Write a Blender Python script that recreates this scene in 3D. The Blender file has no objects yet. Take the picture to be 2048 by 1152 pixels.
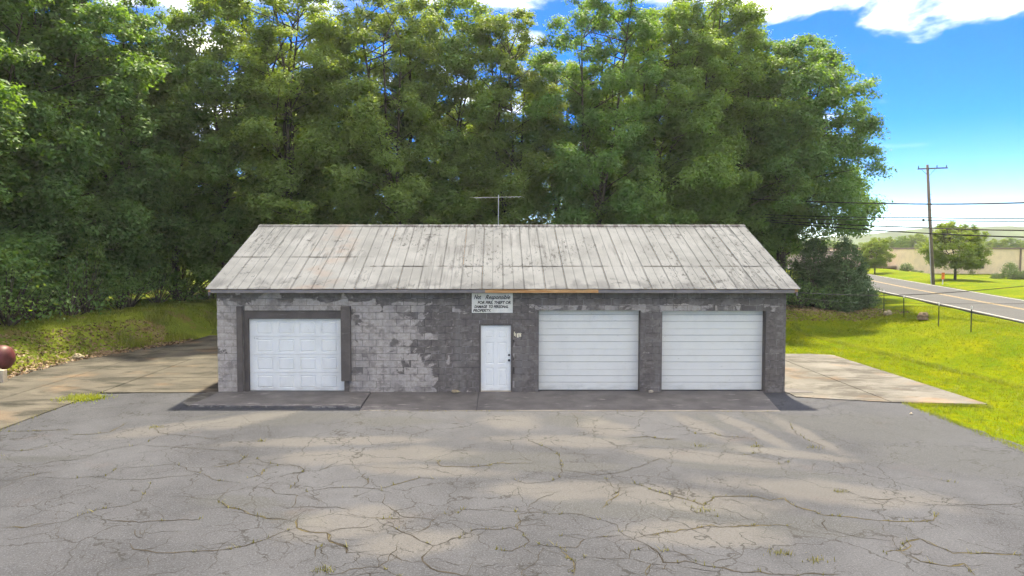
import bpy, bmesh, math, random
import numpy as np
from mathutils import Vector, Matrix

random.seed(7)
R = math.radians
scene = bpy.context.scene
COL = scene.collection

# ------------------------------------------------------------------ camera
cam_data = bpy.data.cameras.new('camera')
cam = bpy.data.objects.new('camera', cam_data)
COL.objects.link(cam)
cam.location = (0.0, -20.5, 4.28)
cam.rotation_euler = (R(90 - 2.45), 0, 0)
cam_data.sensor_width = 36.0
cam_data.lens = 24.61
cam_data.shift_x = 0.0156
cam_data.shift_y = -0.0103
cam_data.clip_start = 0.1
cam_data.clip_end = 6000
scene.camera = cam

# ------------------------------------------------------------------ sky, sun, exposure
SUN_AZ, SUN_EL = R(9), R(58.5)          # high behind the wood
world = bpy.data.worlds.new('World')
scene.world = world
world.use_nodes = True
wt = world.node_tree
wt.nodes.clear()
w_out = wt.nodes.new('ShaderNodeOutputWorld')
w_bg = wt.nodes.new('ShaderNodeBackground')
w_bg.inputs['Strength'].default_value = 0.06
sky = wt.nodes.new('ShaderNodeTexSky')
sky.sky_type = 'NISHITA'
sky.sun_disc = False
sky.sun_elevation = SUN_EL
sky.sun_rotation = SUN_AZ
sky.altitude = 200
sky.air_density = 0.55
sky.dust_density = 0.0
sky.ozone_density = 2.5
w_hsv = wt.nodes.new('ShaderNodeHueSaturation')
w_hsv.inputs['Saturation'].default_value = 1.5
w_hsv.inputs['Hue'].default_value = 0.521
wt.links.new(sky.outputs[0], w_hsv.inputs['Color'])
# fair-weather cumulus, cover and brightness raised to fill the shaded front: one noise field laid over the whole sky on a flat cloud deck
CLOUD_SEED = 380.18
w_tc = wt.nodes.new('ShaderNodeTexCoord')


def wn(typ, ins=None, **props):
    n = wt.nodes.new(typ)
    for k, v in props.items():
        setattr(n, k, v)
    for k, v in (ins or {}).items():
        if isinstance(v, bpy.types.NodeSocket):
            wt.links.new(v, n.inputs[k])
        else:
            n.inputs[k].default_value = v
    return n


def wmath(op, a, b=0.0):
    return wn('ShaderNodeMath', {0: a, 1: b}, operation=op).outputs[0]


w_xyz = wn('ShaderNodeSeparateXYZ', {0: w_tc.outputs['Generated']}).outputs
w_den = wmath('ADD', wmath('MAXIMUM', w_xyz[2], 0.0), 0.16)
w_uv = wn('ShaderNodeCombineXYZ', {0: wmath('DIVIDE', w_xyz[0], w_den), 1: wmath('DIVIDE', w_xyz[1], w_den), 2: 0.0}).outputs[0]
w_big = wn('ShaderNodeTexNoise', {'Vector': w_uv, 'W': CLOUD_SEED, 'Scale': 1.7, 'Detail': 9.0, 'Roughness': 0.53, 'Distortion': 0.25}, noise_dimensions='4D').outputs['Fac']
w_cov = wn('ShaderNodeMapRange', {'Value': w_big, 'From Min': 0.48, 'From Max': 0.63}, interpolation_type='SMOOTHSTEP').outputs[0]
w_fade = wn('ShaderNodeMapRange', {'Value': w_xyz[2], 'From Min': 0.12, 'From Max': 0.22}).outputs[0]
w_fac = wmath('MULTIPLY', wmath('MULTIPLY', w_cov, w_fade), 0.93)
w_shade = wn('ShaderNodeMapRange', {'Value': w_big, 'From Min': 0.52, 'From Max': 0.75, 'To Min': 1.0, 'To Max': 0.72}).outputs[0]
w_cc = wn('ShaderNodeMix', data_type='RGBA', blend_type='MULTIPLY')
w_cc.inputs['Factor'].default_value = 1.0
w_cc.inputs['A'].default_value = (16.0, 16.0, 16.2, 1)
wt.links.new(w_shade, w_cc.inputs['B'])
w_mix = wt.nodes.new('ShaderNodeMix')
w_mix.data_type = 'RGBA'
wt.links.new(w_fac, w_mix.inputs['Factor'])
wt.links.new(w_hsv.outputs[0], w_mix.inputs['A'])
wt.links.new(w_cc.outputs['Result'], w_mix.inputs['B'])
wt.links.new(w_mix.outputs['Result'], w_bg.inputs['Color'])
wt.links.new(w_bg.outputs[0], w_out.inputs['Surface'])

sun_data = bpy.data.lights.new('sun', 'SUN')
sun_data.energy = 2.0
sun_data.angle = R(2.2)
sun_data.color = (1.0, 0.95, 0.88)
sun = bpy.data.objects.new('sun', sun_data)
COL.objects.link(sun)
sun_dir = Vector((math.sin(SUN_AZ) * math.cos(SUN_EL), math.cos(SUN_AZ) * math.cos(SUN_EL), math.sin(SUN_EL)))
sun.rotation_euler = sun_dir.to_track_quat('Z', 'Y').to_euler()
sun.location = sun_dir * 200

vs = scene.view_settings
vs.view_transform = 'Standard'
vs.look = 'None'
vs.gamma = 1.0
vs.exposure = 2.65
vs.use_curve_mapping = False
vs.use_white_balance = True            # camera balanced for the bluish open shade
vs.white_balance_temperature = 8400
vs.white_balance_tint = 1
scene.cycles.use_denoising = True
scene.cycles.max_bounces = 6
scene.cycles.adaptive_threshold = 0.03
scene.cycles.transparent_max_bounces = 8
scene.cycles.sample_clamp_indirect = 8


# ------------------------------------------------------------------ helpers
def tag(o, label=None, cat=None, group=None, kind=None):
    if label:
        o['label'] = label
    if cat:
        o['category'] = cat
    if group:
        o['group'] = group
    if kind:
        o['kind'] = kind
    return o


def empty(name, loc=(0, 0, 0), rz=0.0, parent=None):
    o = bpy.data.objects.new(name, None)
    COL.objects.link(o)
    o.location = loc
    o.rotation_euler = (0, 0, rz)
    o.empty_display_size = 0.2
    if parent:
        o.parent = parent
    return o


def obj(name, mesh, mat=None, parent=None, loc=None, rot=None):
    o = bpy.data.objects.new(name, mesh)
    COL.objects.link(o)
    if mat is not None and not mesh.materials:
        mesh.materials.append(mat)
    if parent is not None:
        o.parent = parent
    if loc is not None:
        o.location = loc
    if rot is not None:
        o.rotation_euler = rot
    return o


class MB:
    """collects shapes into one mesh"""
    def __init__(self):
        self.v, self.f = [], []

    def add(self, v, f):
        b = len(self.v)
        self.v += [tuple(p) for p in v]
        self.f += [tuple(i + b for i in q) for q in f]
        return self

    def box(self, x0, x1, y0, y1, z0, z1):
        v = [(x0, y0, z0), (x1, y0, z0), (x1, y1, z0), (x0, y1, z0), (x0, y0, z1), (x1, y0, z1), (x1, y1, z1), (x0, y1, z1)]
        return self.add(v, [(0, 3, 2, 1), (4, 5, 6, 7), (0, 1, 5, 4), (1, 2, 6, 5), (2, 3, 7, 6), (3, 0, 4, 7)])

    def prism(self, poly, z0, z1):
        n = len(poly)
        v = [(x, y, z0) for x, y in poly] + [(x, y, z1) for x, y in poly]
        f = [tuple(reversed(range(n))), tuple(range(n, 2 * n))]
        f += [(i, (i + 1) % n, n + (i + 1) % n, n + i) for i in range(n)]
        return self.add(v, f)

    def tube(self, pts, rad, n=8, cap=True):
        pts = [Vector(p) for p in pts]
        if not hasattr(rad, '__len__'):
            rad = [rad] * len(pts)
        rings = []
        for i, p in enumerate(pts):
            d = (pts[min(i + 1, len(pts) - 1)] - pts[max(i - 1, 0)]).normalized()
            a = d.cross(Vector((0, 0, 1))) if abs(d.z) < 0.9 else d.cross(Vector((1, 0, 0)))
            a.normalize()
            b = d.cross(a).normalized()
            rings.append([p + (a * math.cos(2 * math.pi * k / n) + b * math.sin(2 * math.pi * k / n)) * rad[i] for k in range(n)])
        v = [q for r in rings for q in r]
        f = []
        for i in range(len(pts) - 1):
            for k in range(n):
                f.append((i * n + k, i * n + (k + 1) % n, (i + 1) * n + (k + 1) % n, (i + 1) * n + k))
        if cap:
            f.append(tuple(range(n)))
            f.append(tuple((len(pts) - 1) * n + k for k in reversed(range(n))))
        return self.add(v, f)

    def mesh(self, name='mesh', smooth=False):
        m = bpy.data.meshes.new(name)
        m.from_pydata(self.v, [], self.f)
        m.validate()
        bm = bmesh.new()
        bm.from_mesh(m)
        bmesh.ops.recalc_face_normals(bm, faces=bm.faces)
        bm.to_mesh(m)
        bm.free()
        if smooth:
            m.polygons.foreach_set('use_smooth', [True] * len(m.polygons))
        m.update()
        return m

    def build(self, name, mat, parent=None, smooth=False, bevel=0.0, loc=None, rot=None):
        o = obj(name, self.mesh(name, smooth), mat, parent, loc, rot)
        if bevel:
            b = o.modifiers.new('bevel', 'BEVEL')
            b.width = bevel
            b.segments = 2
            b.limit_method = 'ANGLE'
        return o


def quads_mesh(name, V, nper=4):
    """V: (n, nper, 3) array of separate polygons"""
    V = np.asarray(V, dtype=np.float32)
    n = V.shape[0]
    m = bpy.data.meshes.new(name)
    m.vertices.add(n * nper)
    m.vertices.foreach_set('co', V.reshape(-1))
    m.loops.add(n * nper)
    m.loops.foreach_set('vertex_index', np.arange(n * nper, dtype=np.int32))
    m.polygons.add(n)
    m.polygons.foreach_set('loop_start', np.arange(0, n * nper, nper, dtype=np.int32))
    m.polygons.foreach_set('loop_total', np.full(n, nper, dtype=np.int32))
    m.update(calc_edges=True)
    return m


# ------------------------------------------------------------------ node materials
class NM:
    def __init__(self, name, rough=0.9):
        self.m = bpy.data.materials.new(name)
        self.m.use_nodes = True
        self.t = self.m.node_tree
        self.t.nodes.clear()
        self.out = self.t.nodes.new('ShaderNodeOutputMaterial')
        self.b = self.t.nodes.new('ShaderNodeBsdfPrincipled')
        self.b.inputs['Roughness'].default_value = rough
        self.b.inputs['Specular IOR Level'].default_value = 0.3
        self.t.links.new(self.b.outputs[0], self.out.inputs['Surface'])

    def put(self, sock, v):
        if isinstance(v, bpy.types.NodeSocket):
            self.t.links.new(v, sock)
        elif isinstance(v, tuple) and len(v) == 3 and sock.type == 'RGBA':
            sock.default_value = (*v, 1)
        else:
            sock.default_value = v

    def node(self, typ, ins=None, **props):
        n = self.t.nodes.new(typ)
        for k, v in props.items():
            setattr(n, k, v)
        for k, v in (ins or {}).items():
            self.put(n.inputs[k], v)
        return n

    def math(self, op, a, b=0.0, c=0.0, clamp=False):
        return self.node('ShaderNodeMath', {0: a, 1: b, 2: c}, operation=op, use_clamp=clamp).outputs[0]

    def pos(self):
        return self.node('ShaderNodeNewGeometry').outputs['Position']

    def objco(self):
        return self.node('ShaderNodeTexCoord').outputs['Object']

    def xyz(self, v):
        return self.node('ShaderNodeSeparateXYZ', {0: v}).outputs

    def scale(self, v, s, loc=(0, 0, 0), rot=(0, 0, 0)):
        return self.node('ShaderNodeMapping', {'Vector': v, 'Scale': s, 'Location': loc, 'Rotation': rot}).outputs[0]

    def noise(self, v, scale, detail=4.0, rough=0.55, dist=0.0):
        return self.node('ShaderNodeTexNoise', {'Vector': v, 'Scale': scale, 'Detail': detail, 'Roughness': rough, 'Distortion': dist}).outputs['Fac']

    def step(self, v, a, b, lo=0.0, hi=1.0):
        return self.node('ShaderNodeMapRange', {'Value': v, 'From Min': a, 'From Max': b, 'To Min': lo, 'To Max': hi}, interpolation_type='SMOOTHSTEP').outputs[0]

    def mix(self, f, a, b, blend='MIX'):
        n = self.node('ShaderNodeMix', data_type='RGBA', blend_type=blend)
        self.put(n.inputs['Factor'], f)
        self.put(n.inputs['A'], a)
        self.put(n.inputs['B'], b)
        return n.outputs['Result']

    def ramp(self, v, stops, interp='LINEAR'):
        n = self.node('ShaderNodeValToRGB', {0: v})
        cr = n.color_ramp
        cr.interpolation = interp
        while len(cr.elements) < len(stops):
            cr.elements.new(0.5)
        for e, (p, c) in zip(cr.elements, stops):
            e.position = p
            e.color = (*c, 1) if isinstance(c, tuple) else (c, c, c, 1)
        return n.outputs[0]

    def rnd(self):
        return self.node('ShaderNodeObjectInfo').outputs['Random']

    def bump(self, h, strength=0.3, dist=0.02):
        n = self.node('ShaderNodeBump', {'Height': h, 'Strength': strength, 'Distance': dist})
        self.put(self.b.inputs['Normal'], n.outputs[0])

    def color(self, c):
        self.put(self.b.inputs['Base Color'], c)
        return self

    def rough(self, r):
        self.put(self.b.inputs['Roughness'], r)
        return self

    def blob(self, p, x0, y0, rx, ry, rot, warp, amp=1.6):
        """soft-edged irregular patch mask on the ground"""
        v = self.scale(p, (1, 1, 0), (-x0, -y0, 0))
        v = self.node('ShaderNodeVectorRotate', {'Vector': v, 'Angle': -R(rot)}, rotation_type='Z_AXIS').outputs[0]
        v = self.scale(v, (1 / rx, 1 / ry, 0))
        d = self.node('ShaderNodeVectorMath', {0: v}, operation='LENGTH').outputs['Value']
        d = self.math('ADD', d, self.math('MULTIPLY', self.math('SUBTRACT', warp, 0.5), amp))
        return self.step(d, 1.25, 0.50)


def plain(name, col, rough=0.7, var=0.12, scale=6.0, metallic=0.0, bump=0.0):
    k = NM(name, rough)
    p = k.pos()
    n = k.noise(p, scale, 5)
    k.color(k.mix(k.step(n, 0.3, 0.7), tuple(c * (1 - var) for c in col), tuple(min(1, c * (1 + var)) for c in col)))
    k.b.inputs['Metallic'].default_value = metallic
    if bump:
        k.bump(k.noise(p, scale * 8, 4), bump)
    return k.m


def leaf_mat(name, c0, c1, t0, trans=0.38, patch=0.0):
    k = NM(name, 0.6)
    isl = k.node('ShaderNodeNewGeometry').outputs['Random Per Island']
    p = k.pos()
    cl = k.noise(p, 0.55, 2)
    f = k.math('ADD', k.math('MULTIPLY', isl, 0.55), k.math('MULTIPLY', k.step(cl, 0.3, 0.7), 0.45))
    f = k.math('ADD', f, k.math('MULTIPLY', k.math('SUBTRACT', k.rnd(), 0.5), 0.35), clamp=True)
    if patch:
        f = k.math('ADD', k.math('MULTIPLY', isl, .25), k.math('MULTIPLY', k.step(k.math('ADD', k.math('MULTIPLY', k.noise(p, patch, 5, .65), .6), k.math('MULTIPLY', k.noise(p, patch * .2, 3), .4)), .44, .56), .75))
    c = k.mix(f, c0, c1)
    k.color(c)
    k.b.inputs['Specular IOR Level'].default_value = 0.35
    tr = k.node('ShaderNodeBsdfTranslucent', {'Color': k.mix(f, t0, tuple(min(1, a * 1.5) for a in t0))})
    ms = k.node('ShaderNodeMixShader', {0: trans, 1: k.b.outputs[0], 2: tr.outputs[0]})
    k.t.links.new(ms.outputs[0], k.out.inputs['Surface'])
    return k.m


M = {}
# painted concrete block, the paint worn off in patches
def block_mat(name):
    k = NM(name, 0.88)
    p = k.pos()
    s = k.xyz(p)
    v = k.scale(p, (1, 0.3, 1.25))
    n = k.noise(v, 1.15, 7, 0.62, 0.5)
    n = k.math('ADD', n, k.math('MULTIPLY', k.math('SUBTRACT', k.rnd(), 0.5), 0.12))
    xr = k.math('DIVIDE', k.math('ADD', s[0], 9.0), 18.0, clamp=True)
    thr = k.ramp(xr, [(0.0, .36), (0.1, .37), (0.26, .40), (0.37, .45), (0.392, .47), (0.41, .63), (0.5, .66), (0.96, .68), (1.0, .68)])
    band = k.math('MULTIPLY', k.step(s[2], 2.33, 2.40), k.step(s[2], 2.66, 2.58))
    thr = k.math('SUBTRACT', thr, k.math('MULTIPLY', k.math('MULTIPLY', band, k.step(s[0], -1.0, 1.0)), 0.15))
    thr = k.math('ADD', thr, k.math('MULTIPLY', k.step(s[2], 2.62, 2.75), 0.16))
    low = k.math('MULTIPLY', k.step(s[2], 0.62, 0.5), k.step(s[0], -2.0, -2.12))
    thr = k.math('SUBTRACT', thr, k.math('MULTIPLY', low, 0.06))
    light = k.step(k.math('SUBTRACT', n, thr), -0.02, 0.02)
    fine = k.noise(p, 9, 5, 0.6)
    stain = k.noise(k.scale(p, (1.6, 1, .35)), 1.5, 4)
    dark = k.mix(k.step(fine, .35, .7), (0.118, 0.102, 0.096), (0.165, 0.145, 0.135))
    dark = k.mix(k.math('MULTIPLY', k.step(stain, .45, .72), .6), dark, (0.21, 0.192, 0.185))
    pale = k.mix(k.step(fine, .3, .7), (0.33, 0.292, 0.268), (0.46, 0.412, 0.38))
    pale = k.mix(k.math('MULTIPLY', k.step(stain, .48, .72), .5), pale, (0.21, 0.195, 0.19))
    c = k.mix(light, dark, pale)
    mid_n = k.noise(k.scale(p, (1.1, .3, 1.7), (8, 0, 3)), 1.7, 7, .66)
    c = k.mix(k.math('MULTIPLY', k.step(mid_n, .52, .58), .7), c, k.mix(k.step(fine, .3, .7), (0.185, 0.163, 0.150), (0.25, 0.222, 0.208)))
    # scraped pale arrises here and there
    sc = k.noise(k.scale(p, (3.2, 1, .9)), 3.3, 3)
    c = k.mix(k.math('MULTIPLY', k.step(sc, .70, .76), .6), c, (0.34, 0.32, 0.31))
    k.color(c)
    k.bump(k.math('ADD', k.noise(p, 90, 3), k.math('MULTIPLY', light, -0.3)), 0.35, 0.004)
    return k.m
M['block'] = block_mat('painted_block')
def mortar_mat():
    k = NM('mortar', 0.95)
    p = k.pos()
    n = k.noise(k.scale(p, (2.6, 1, 1.4)), 1.5, 5)
    x = k.xyz(p)[0]
    c = k.mix(k.step(n, .46, .60), (0.055, 0.049, 0.049), (0.34, 0.31, 0.30))
    k.color(k.mix(k.step(x, -2.0, -4.0), c, k.mix(k.step(n, .4, .6), (0.13, 0.12, 0.115), (0.22, .2, .19))))
    return k.m
M['mortar'] = mortar_mat()

def roof_mat():
    k = NM('weathered_roof_paint', 0.9)
    k.b.inputs['Specular IOR Level'].default_value = 0.1
    p = k.pos()
    o = k.objco()
    s = k.xyz(p)
    so = k.xyz(o)
    base = k.mix(k.step(k.noise(p, .9, 5), .3, .7), (0.1263, 0.1321, 0.1474), (0.1810, 0.1887, 0.2102))
    base = k.mix(k.math('MULTIPLY', k.rnd(), 0.25), base, (0.1366, 0.1423, 0.1589))
    st = k.noise(k.scale(p, (5.5, .55, .55)), 1.3, 6, .65)
    pat = k.noise(p, .45, 3)
    base = k.mix(k.math('MULTIPLY', k.step(st, .46, .66), k.step(pat, .40, .60, .05, .8)), base, (0.0615, 0.0632, 0.0729))
    rag = k.noise(k.scale(p, (3.5, 1.4, 1.4)), 2.6, 7, .72)
    base = k.mix(k.math('MULTIPLY', k.math('MULTIPLY', k.step(rag, .53, .63), k.step(k.noise(k.scale(p, (1, 1, 1), (1, 8, 0)), .5, 3), .46, .58)), .8), base, (0.0342, 0.0349, 0.0414))
    lowband = k.math('MULTIPLY', k.step(s[1], .35, -.1), k.step(k.noise(p, 1.8, 5), .45, .6))
    base = k.mix(k.math('MULTIPLY', lowband, .6), base, (0.0615, 0.0639, 0.0762))
    pink = k.math('MULTIPLY', k.step(s[0], -6.3, -5.6), k.step(s[0], -4.2, -5.0))
    base = k.mix(k.math('MULTIPLY', pink, k.step(k.noise(p, 1.4, 4), .45, .65, 0, .4)), base, (0.1708, 0.1307, 0.1201))
    ax = k.math('ABSOLUTE', so[0])
    seam = k.math('MAXIMUM', k.step(ax, .296, .303), k.math('MULTIPLY', k.step(k.math('ABSOLUTE', k.math('SUBTRACT', ax, .012)), .008, .002), .35))
    seam = k.math('MULTIPLY', seam, k.step(k.noise(k.scale(p, (2, .9, .9)), 1.7, 4), .36, .55))
    base = k.mix(k.math('MULTIPLY', seam, .5), base, (0.0342, 0.0334, 0.0373))
    ridge = k.math('MULTIPLY', k.step(s[1], 3.95, 4.18), k.step(k.noise(k.scale(p, (4, 1, 1)), 2.2, 5), .47, .55))
    base = k.mix(k.math('MULTIPLY', k.math('MULTIPLY', ridge, k.step(s[0], -4.5, -2.5)), .85), base, (0.0342, 0.0291, 0.0373))
    for yl_, xa_, xb_ in ((1.06, -3.9, -3.86), (1.72, -3.86, -3.9)):
        lapd = k.math('MULTIPLY', k.step(k.math('ABSOLUTE', k.math('SUBTRACT', s[1], yl_ - .03)), .045, .012), k.step(s[0], xa_, xb_))
        base = k.mix(k.math('MULTIPLY', lapd, k.step(k.noise(k.scale(p, (1.6, 1, 1)), 1.6, 4), .40, .58, .15, .85)), base, (0.0382, 0.0349, 0.0365))
    hole = k.noise(k.scale(p, (1.1, 1.5, 1.5), (4, 2, 0)), 1.5, 8, .75)
    base = k.mix(k.math('MULTIPLY', k.math('MULTIPLY', k.step(hole, .57, .63), k.step(k.noise(k.scale(p, (1, 1, 1), (7, 3, 0)), .38, 3), .50, .60)), .85), base, (0.0308, 0.0312, 0.0398))
    k.color(base)
    k.bump(k.noise(p, 14, 4), .12, .01)
    return k.m
M['roof'] = roof_mat()

def paint_grey(name, col, rough=.75):
    k = NM(name, rough)
    p = k.pos()
    n = k.noise(p, 3, 6, .6)
    st = k.noise(k.scale(p, (.6, 3, 3)), 4, 4)
    c = k.mix(k.step(n, .3, .7), tuple(a * .85 for a in col), tuple(a * 1.15 for a in col))
    c = k.mix(k.math('MULTIPLY', k.step(st, .6, .75), .35), c, (0.3, 0.28, 0.28))
    k.color(c)
    k.bump(k.noise(p, 40, 3), .15, .004)
    return k.m
M['trim'] = paint_grey('grey_trim_paint', (0.108, 0.092, 0.086))
M['fascia'] = paint_grey('grey_fascia_paint', (0.20, 0.18, 0.185))
def wood_mat(name, a, b, along='x'):
    k = NM(name, .7)
    p = k.pos()
    sc = (.8, 12, 12) if along == 'x' else (12, 12, .8)
    g = k.noise(k.scale(p, sc), 2.2, 6, .6, 1.0)
    k.color(k.mix(k.step(g, .35, .65), a, b))
    k.bump(g, .2, .004)
    return k.m
M['rawwood'] = wood_mat('bare_pine', (0.40, 0.19, 0.075), (0.62, 0.37, 0.18))
M['polewood'] = wood_mat('weathered_pole', (0.10, 0.075, 0.06), (0.20, 0.16, 0.135), 'z')
def door_mat(name, col):
    k = NM(name, .45)
    p = k.pos()
    d = k.noise(k.scale(p, (1.2, 1, .7)), 2.0, 6, .6)
    sm = k.noise(k.scale(p, (.7, 1, 3)), 3.0, 5, .6)
    c = k.mix(k.math('MULTIPLY', k.step(d, .42, .75), .35), col, (0.60, 0.59, 0.555))
    low = k.math('MULTIPLY', k.step(k.xyz(p)[2], .30, .02), k.step(sm, .4, .65))
    c = k.mix(k.math('MULTIPLY', low, .45), c, (0.40, 0.37, 0.33))
    c = k.mix(k.math('MULTIPLY', k.step(k.noise(p, 17, 3), .70, .74), .7), c, (0.22, .19, .17))
    k.color(c)
    return k.m
M['door'] = door_mat('white_door_paint', (0.80, 0.80, 0.785))
M['doorcream'] = door_mat('cream_door_paint', (0.77, 0.755, 0.71))
M['groove'] = plain('groove_grey', (0.25, 0.24, 0.23), .8)  # darker grey for groove floors and door backings
M['rubber'] = plain('black_rubber', (0.02, 0.02, 0.022), .8)
M['metal'] = plain('dull_metal', (0.35, 0.34, 0.33), .4, metallic=.8)
M['darkmetal'] = plain('dark_metal', (0.03, 0.03, 0.03), .5)
M['alu'] = plain('weathered_aluminium', (0.48, 0.48, 0.48), .45, metallic=.3)
M['signwhite'] = plain('sign_board_paint', (0.76, 0.73, 0.67), .7, .08, 5)
M['signink'] = plain('sign_lettering', (0.015, 0.014, 0.014), .7, .3, 30)
M['paper'] = plain('torn_paper', (0.70, 0.63, 0.48), .9, .2, 40)

def asphalt_mat():
    k = NM('old_asphalt', .92)
    p = k.pos()
    w = k.noise(p, .75, 6, .62)
    w2 = k.noise(p, 1.9, 6, .65)
    big = k.noise(k.scale(p, (1, .75, 1), (31, 7, 0)), .30, 5, .6)
    agg = k.noise(p, 34, 3, .8)
    agg2 = k.node('ShaderNodeTexVoronoi', {'Vector': p, 'Scale': 70.0}).outputs['Color']
    sp = k.xyz(agg2)[0]
    base = k.mix(k.step(big, .36, .64), (0.0296, 0.0315, 0.0411), (0.0619, 0.0645, 0.0798))
    base = k.mix(k.math('MULTIPLY', k.step(w2, .38, .66), .6), base, (0.0487, 0.0498, 0.0626))
    LIGHT = [(-6.3, -3.3, 1.6, .6, 45), (-5.9, -2.9, 1.3, .24, 40), (-7.6, -4.0, 1.5, .55, 30), (-2.6, -6.3, 2.2, .65, 8), (-3.6, -5.2, 2.3, .4, 5), (-1.3, -7.2, 1.6, .42, -10), (1.5, -5.2, 1.8, .5, -8),  # pale worn stains, along with warm sun patches painted into the colour
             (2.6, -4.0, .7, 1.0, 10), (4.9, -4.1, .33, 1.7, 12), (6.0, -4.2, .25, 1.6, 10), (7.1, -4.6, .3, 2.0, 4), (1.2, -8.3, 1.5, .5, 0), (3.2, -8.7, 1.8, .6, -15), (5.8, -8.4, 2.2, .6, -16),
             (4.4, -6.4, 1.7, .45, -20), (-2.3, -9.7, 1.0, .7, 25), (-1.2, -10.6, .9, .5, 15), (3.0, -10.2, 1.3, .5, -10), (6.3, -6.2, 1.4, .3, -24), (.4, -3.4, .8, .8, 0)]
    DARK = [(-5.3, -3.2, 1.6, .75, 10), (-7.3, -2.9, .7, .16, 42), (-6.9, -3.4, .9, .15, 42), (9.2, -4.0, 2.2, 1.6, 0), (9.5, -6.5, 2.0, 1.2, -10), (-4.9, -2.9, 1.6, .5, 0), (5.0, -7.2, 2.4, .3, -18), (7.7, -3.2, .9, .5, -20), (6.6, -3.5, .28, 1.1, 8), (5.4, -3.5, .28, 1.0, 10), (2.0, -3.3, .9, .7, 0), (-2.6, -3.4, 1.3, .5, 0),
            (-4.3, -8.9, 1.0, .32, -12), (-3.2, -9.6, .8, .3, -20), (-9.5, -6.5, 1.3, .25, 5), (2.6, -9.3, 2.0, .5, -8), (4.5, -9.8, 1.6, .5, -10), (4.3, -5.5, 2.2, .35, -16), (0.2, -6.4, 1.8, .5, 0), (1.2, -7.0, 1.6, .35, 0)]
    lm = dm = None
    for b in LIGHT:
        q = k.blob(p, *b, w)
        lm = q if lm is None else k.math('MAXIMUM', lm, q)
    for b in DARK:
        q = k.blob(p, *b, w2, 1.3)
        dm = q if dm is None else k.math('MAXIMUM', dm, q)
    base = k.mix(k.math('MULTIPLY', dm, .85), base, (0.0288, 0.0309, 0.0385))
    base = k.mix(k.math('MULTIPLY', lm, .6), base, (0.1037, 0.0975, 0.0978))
    rust = k.noise(k.scale(p, (1, 1, 1), (5, 9, 0)), .8, 5)
    base = k.mix(k.step(rust, .60, .75, 0, .35), base, (0.0680, 0.0517, 0.0525))
    spots = k.noise(p, 3.2, 3)
    base = k.mix(k.step(spots, .70, .76, 0, .5), base, (0.0192, 0.0205, 0.0274))
    base = k.mix(k.math('MULTIPLY', k.step(agg, .52, .70), .65), base, (0.0969, 0.1008, 0.1245))
    base = k.mix(k.math('MULTIPLY', k.step(agg, .48, .30), .7), base, (0.0162, 0.0179, 0.0227))
    base = k.mix(k.math('MULTIPLY', k.step(sp, .93, .96), .22), base, (0.1617, 0.1697, 0.2113))
    wv = k.node('ShaderNodeVectorMath', {0: p, 1: k.node('ShaderNodeVectorMath', {0: k.node('ShaderNodeTexNoise', {'Vector': p, 'Scale': 3.0, 'Detail': 5.0}).outputs['Color'], 1: (.45, .45, .45)}, operation='MULTIPLY').outputs[0]}, operation='ADD').outputs[0]
    for sc_, wd_, th_ in ((.8, .012, .45), (1.5, .013, .53), (3.0, .018, .60)):
        ce = k.node('ShaderNodeTexVoronoi', {'Vector': wv, 'Scale': sc_}, feature='DISTANCE_TO_EDGE').outputs['Distance']
        ok = k.step(k.noise(k.scale(p, (1, 1, 1), (sc_ * 9, 3, 0)), .55, 4), th_ - .04, th_ + .04)
        base = k.mix(k.math('MULTIPLY', k.math('MULTIPLY', k.step(ce, wd_, wd_ * .3), ok), .72), base, (0.0121, 0.0115, 0.0125))
    k.color(base)
    k.rough(k.step(dm, 0, 1, .93, .78))
    k.bump(k.math('ADD', agg, k.math('MULTIPLY', w2, 2.0)), .5, .012)
    return k.m
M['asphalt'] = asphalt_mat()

def concrete_mat(name, a, b, stain, rustf=.4):
    k = NM(name, .9)
    p = k.pos()
    n = k.noise(p, .7, 6, .6)
    c = k.mix(k.step(n, .3, .7), a, b)
    s = k.noise(k.scale(p, (.7, 1.6, 1), (3, 1, 0)), .8, 7, .66, .6)
    c = k.mix(k.step(s, .46, .62, 0, .88), c, stain)
    r = k.noise(k.scale(p, (1, 1, 1), (11, 4, 0)), .55, 5)
    c = k.mix(k.step(r, .52, .7, 0, rustf), c, (0.26, 0.145, 0.075))
    f = k.noise(p, 26, 4, .65)
    c = k.mix(k.step(f, .55, .75, 0, .4), c, (0.16, 0.145, 0.13))
    cr = k.node('ShaderNodeTexVoronoi', {'Vector': k.node('ShaderNodeVectorMath', {0: p, 1: k.node('ShaderNodeTexNoise', {'Vector': p, 'Scale': 2.5, 'Detail': 4.0}).outputs['Color']}, operation='ADD').outputs[0], 'Scale': .33}, feature='DISTANCE_TO_EDGE').outputs['Distance']
    c = k.mix(k.step(cr, .006, .002, 0, .8), c, (0.07, 0.06, 0.05))
    k.color(c)
    k.bump(f, .3, .006)
    return k.m
M['concrete'] = concrete_mat('stained_concrete', (0.105, 0.098, 0.092), (0.165, 0.156, 0.149), (0.056, 0.050, 0.046))
M['drive'] = concrete_mat('mossy_concrete', (0.0546, 0.0494, 0.0435), (0.0975, 0.0866, 0.0750), (0.0203, 0.0190, 0.0158), .3)
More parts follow.
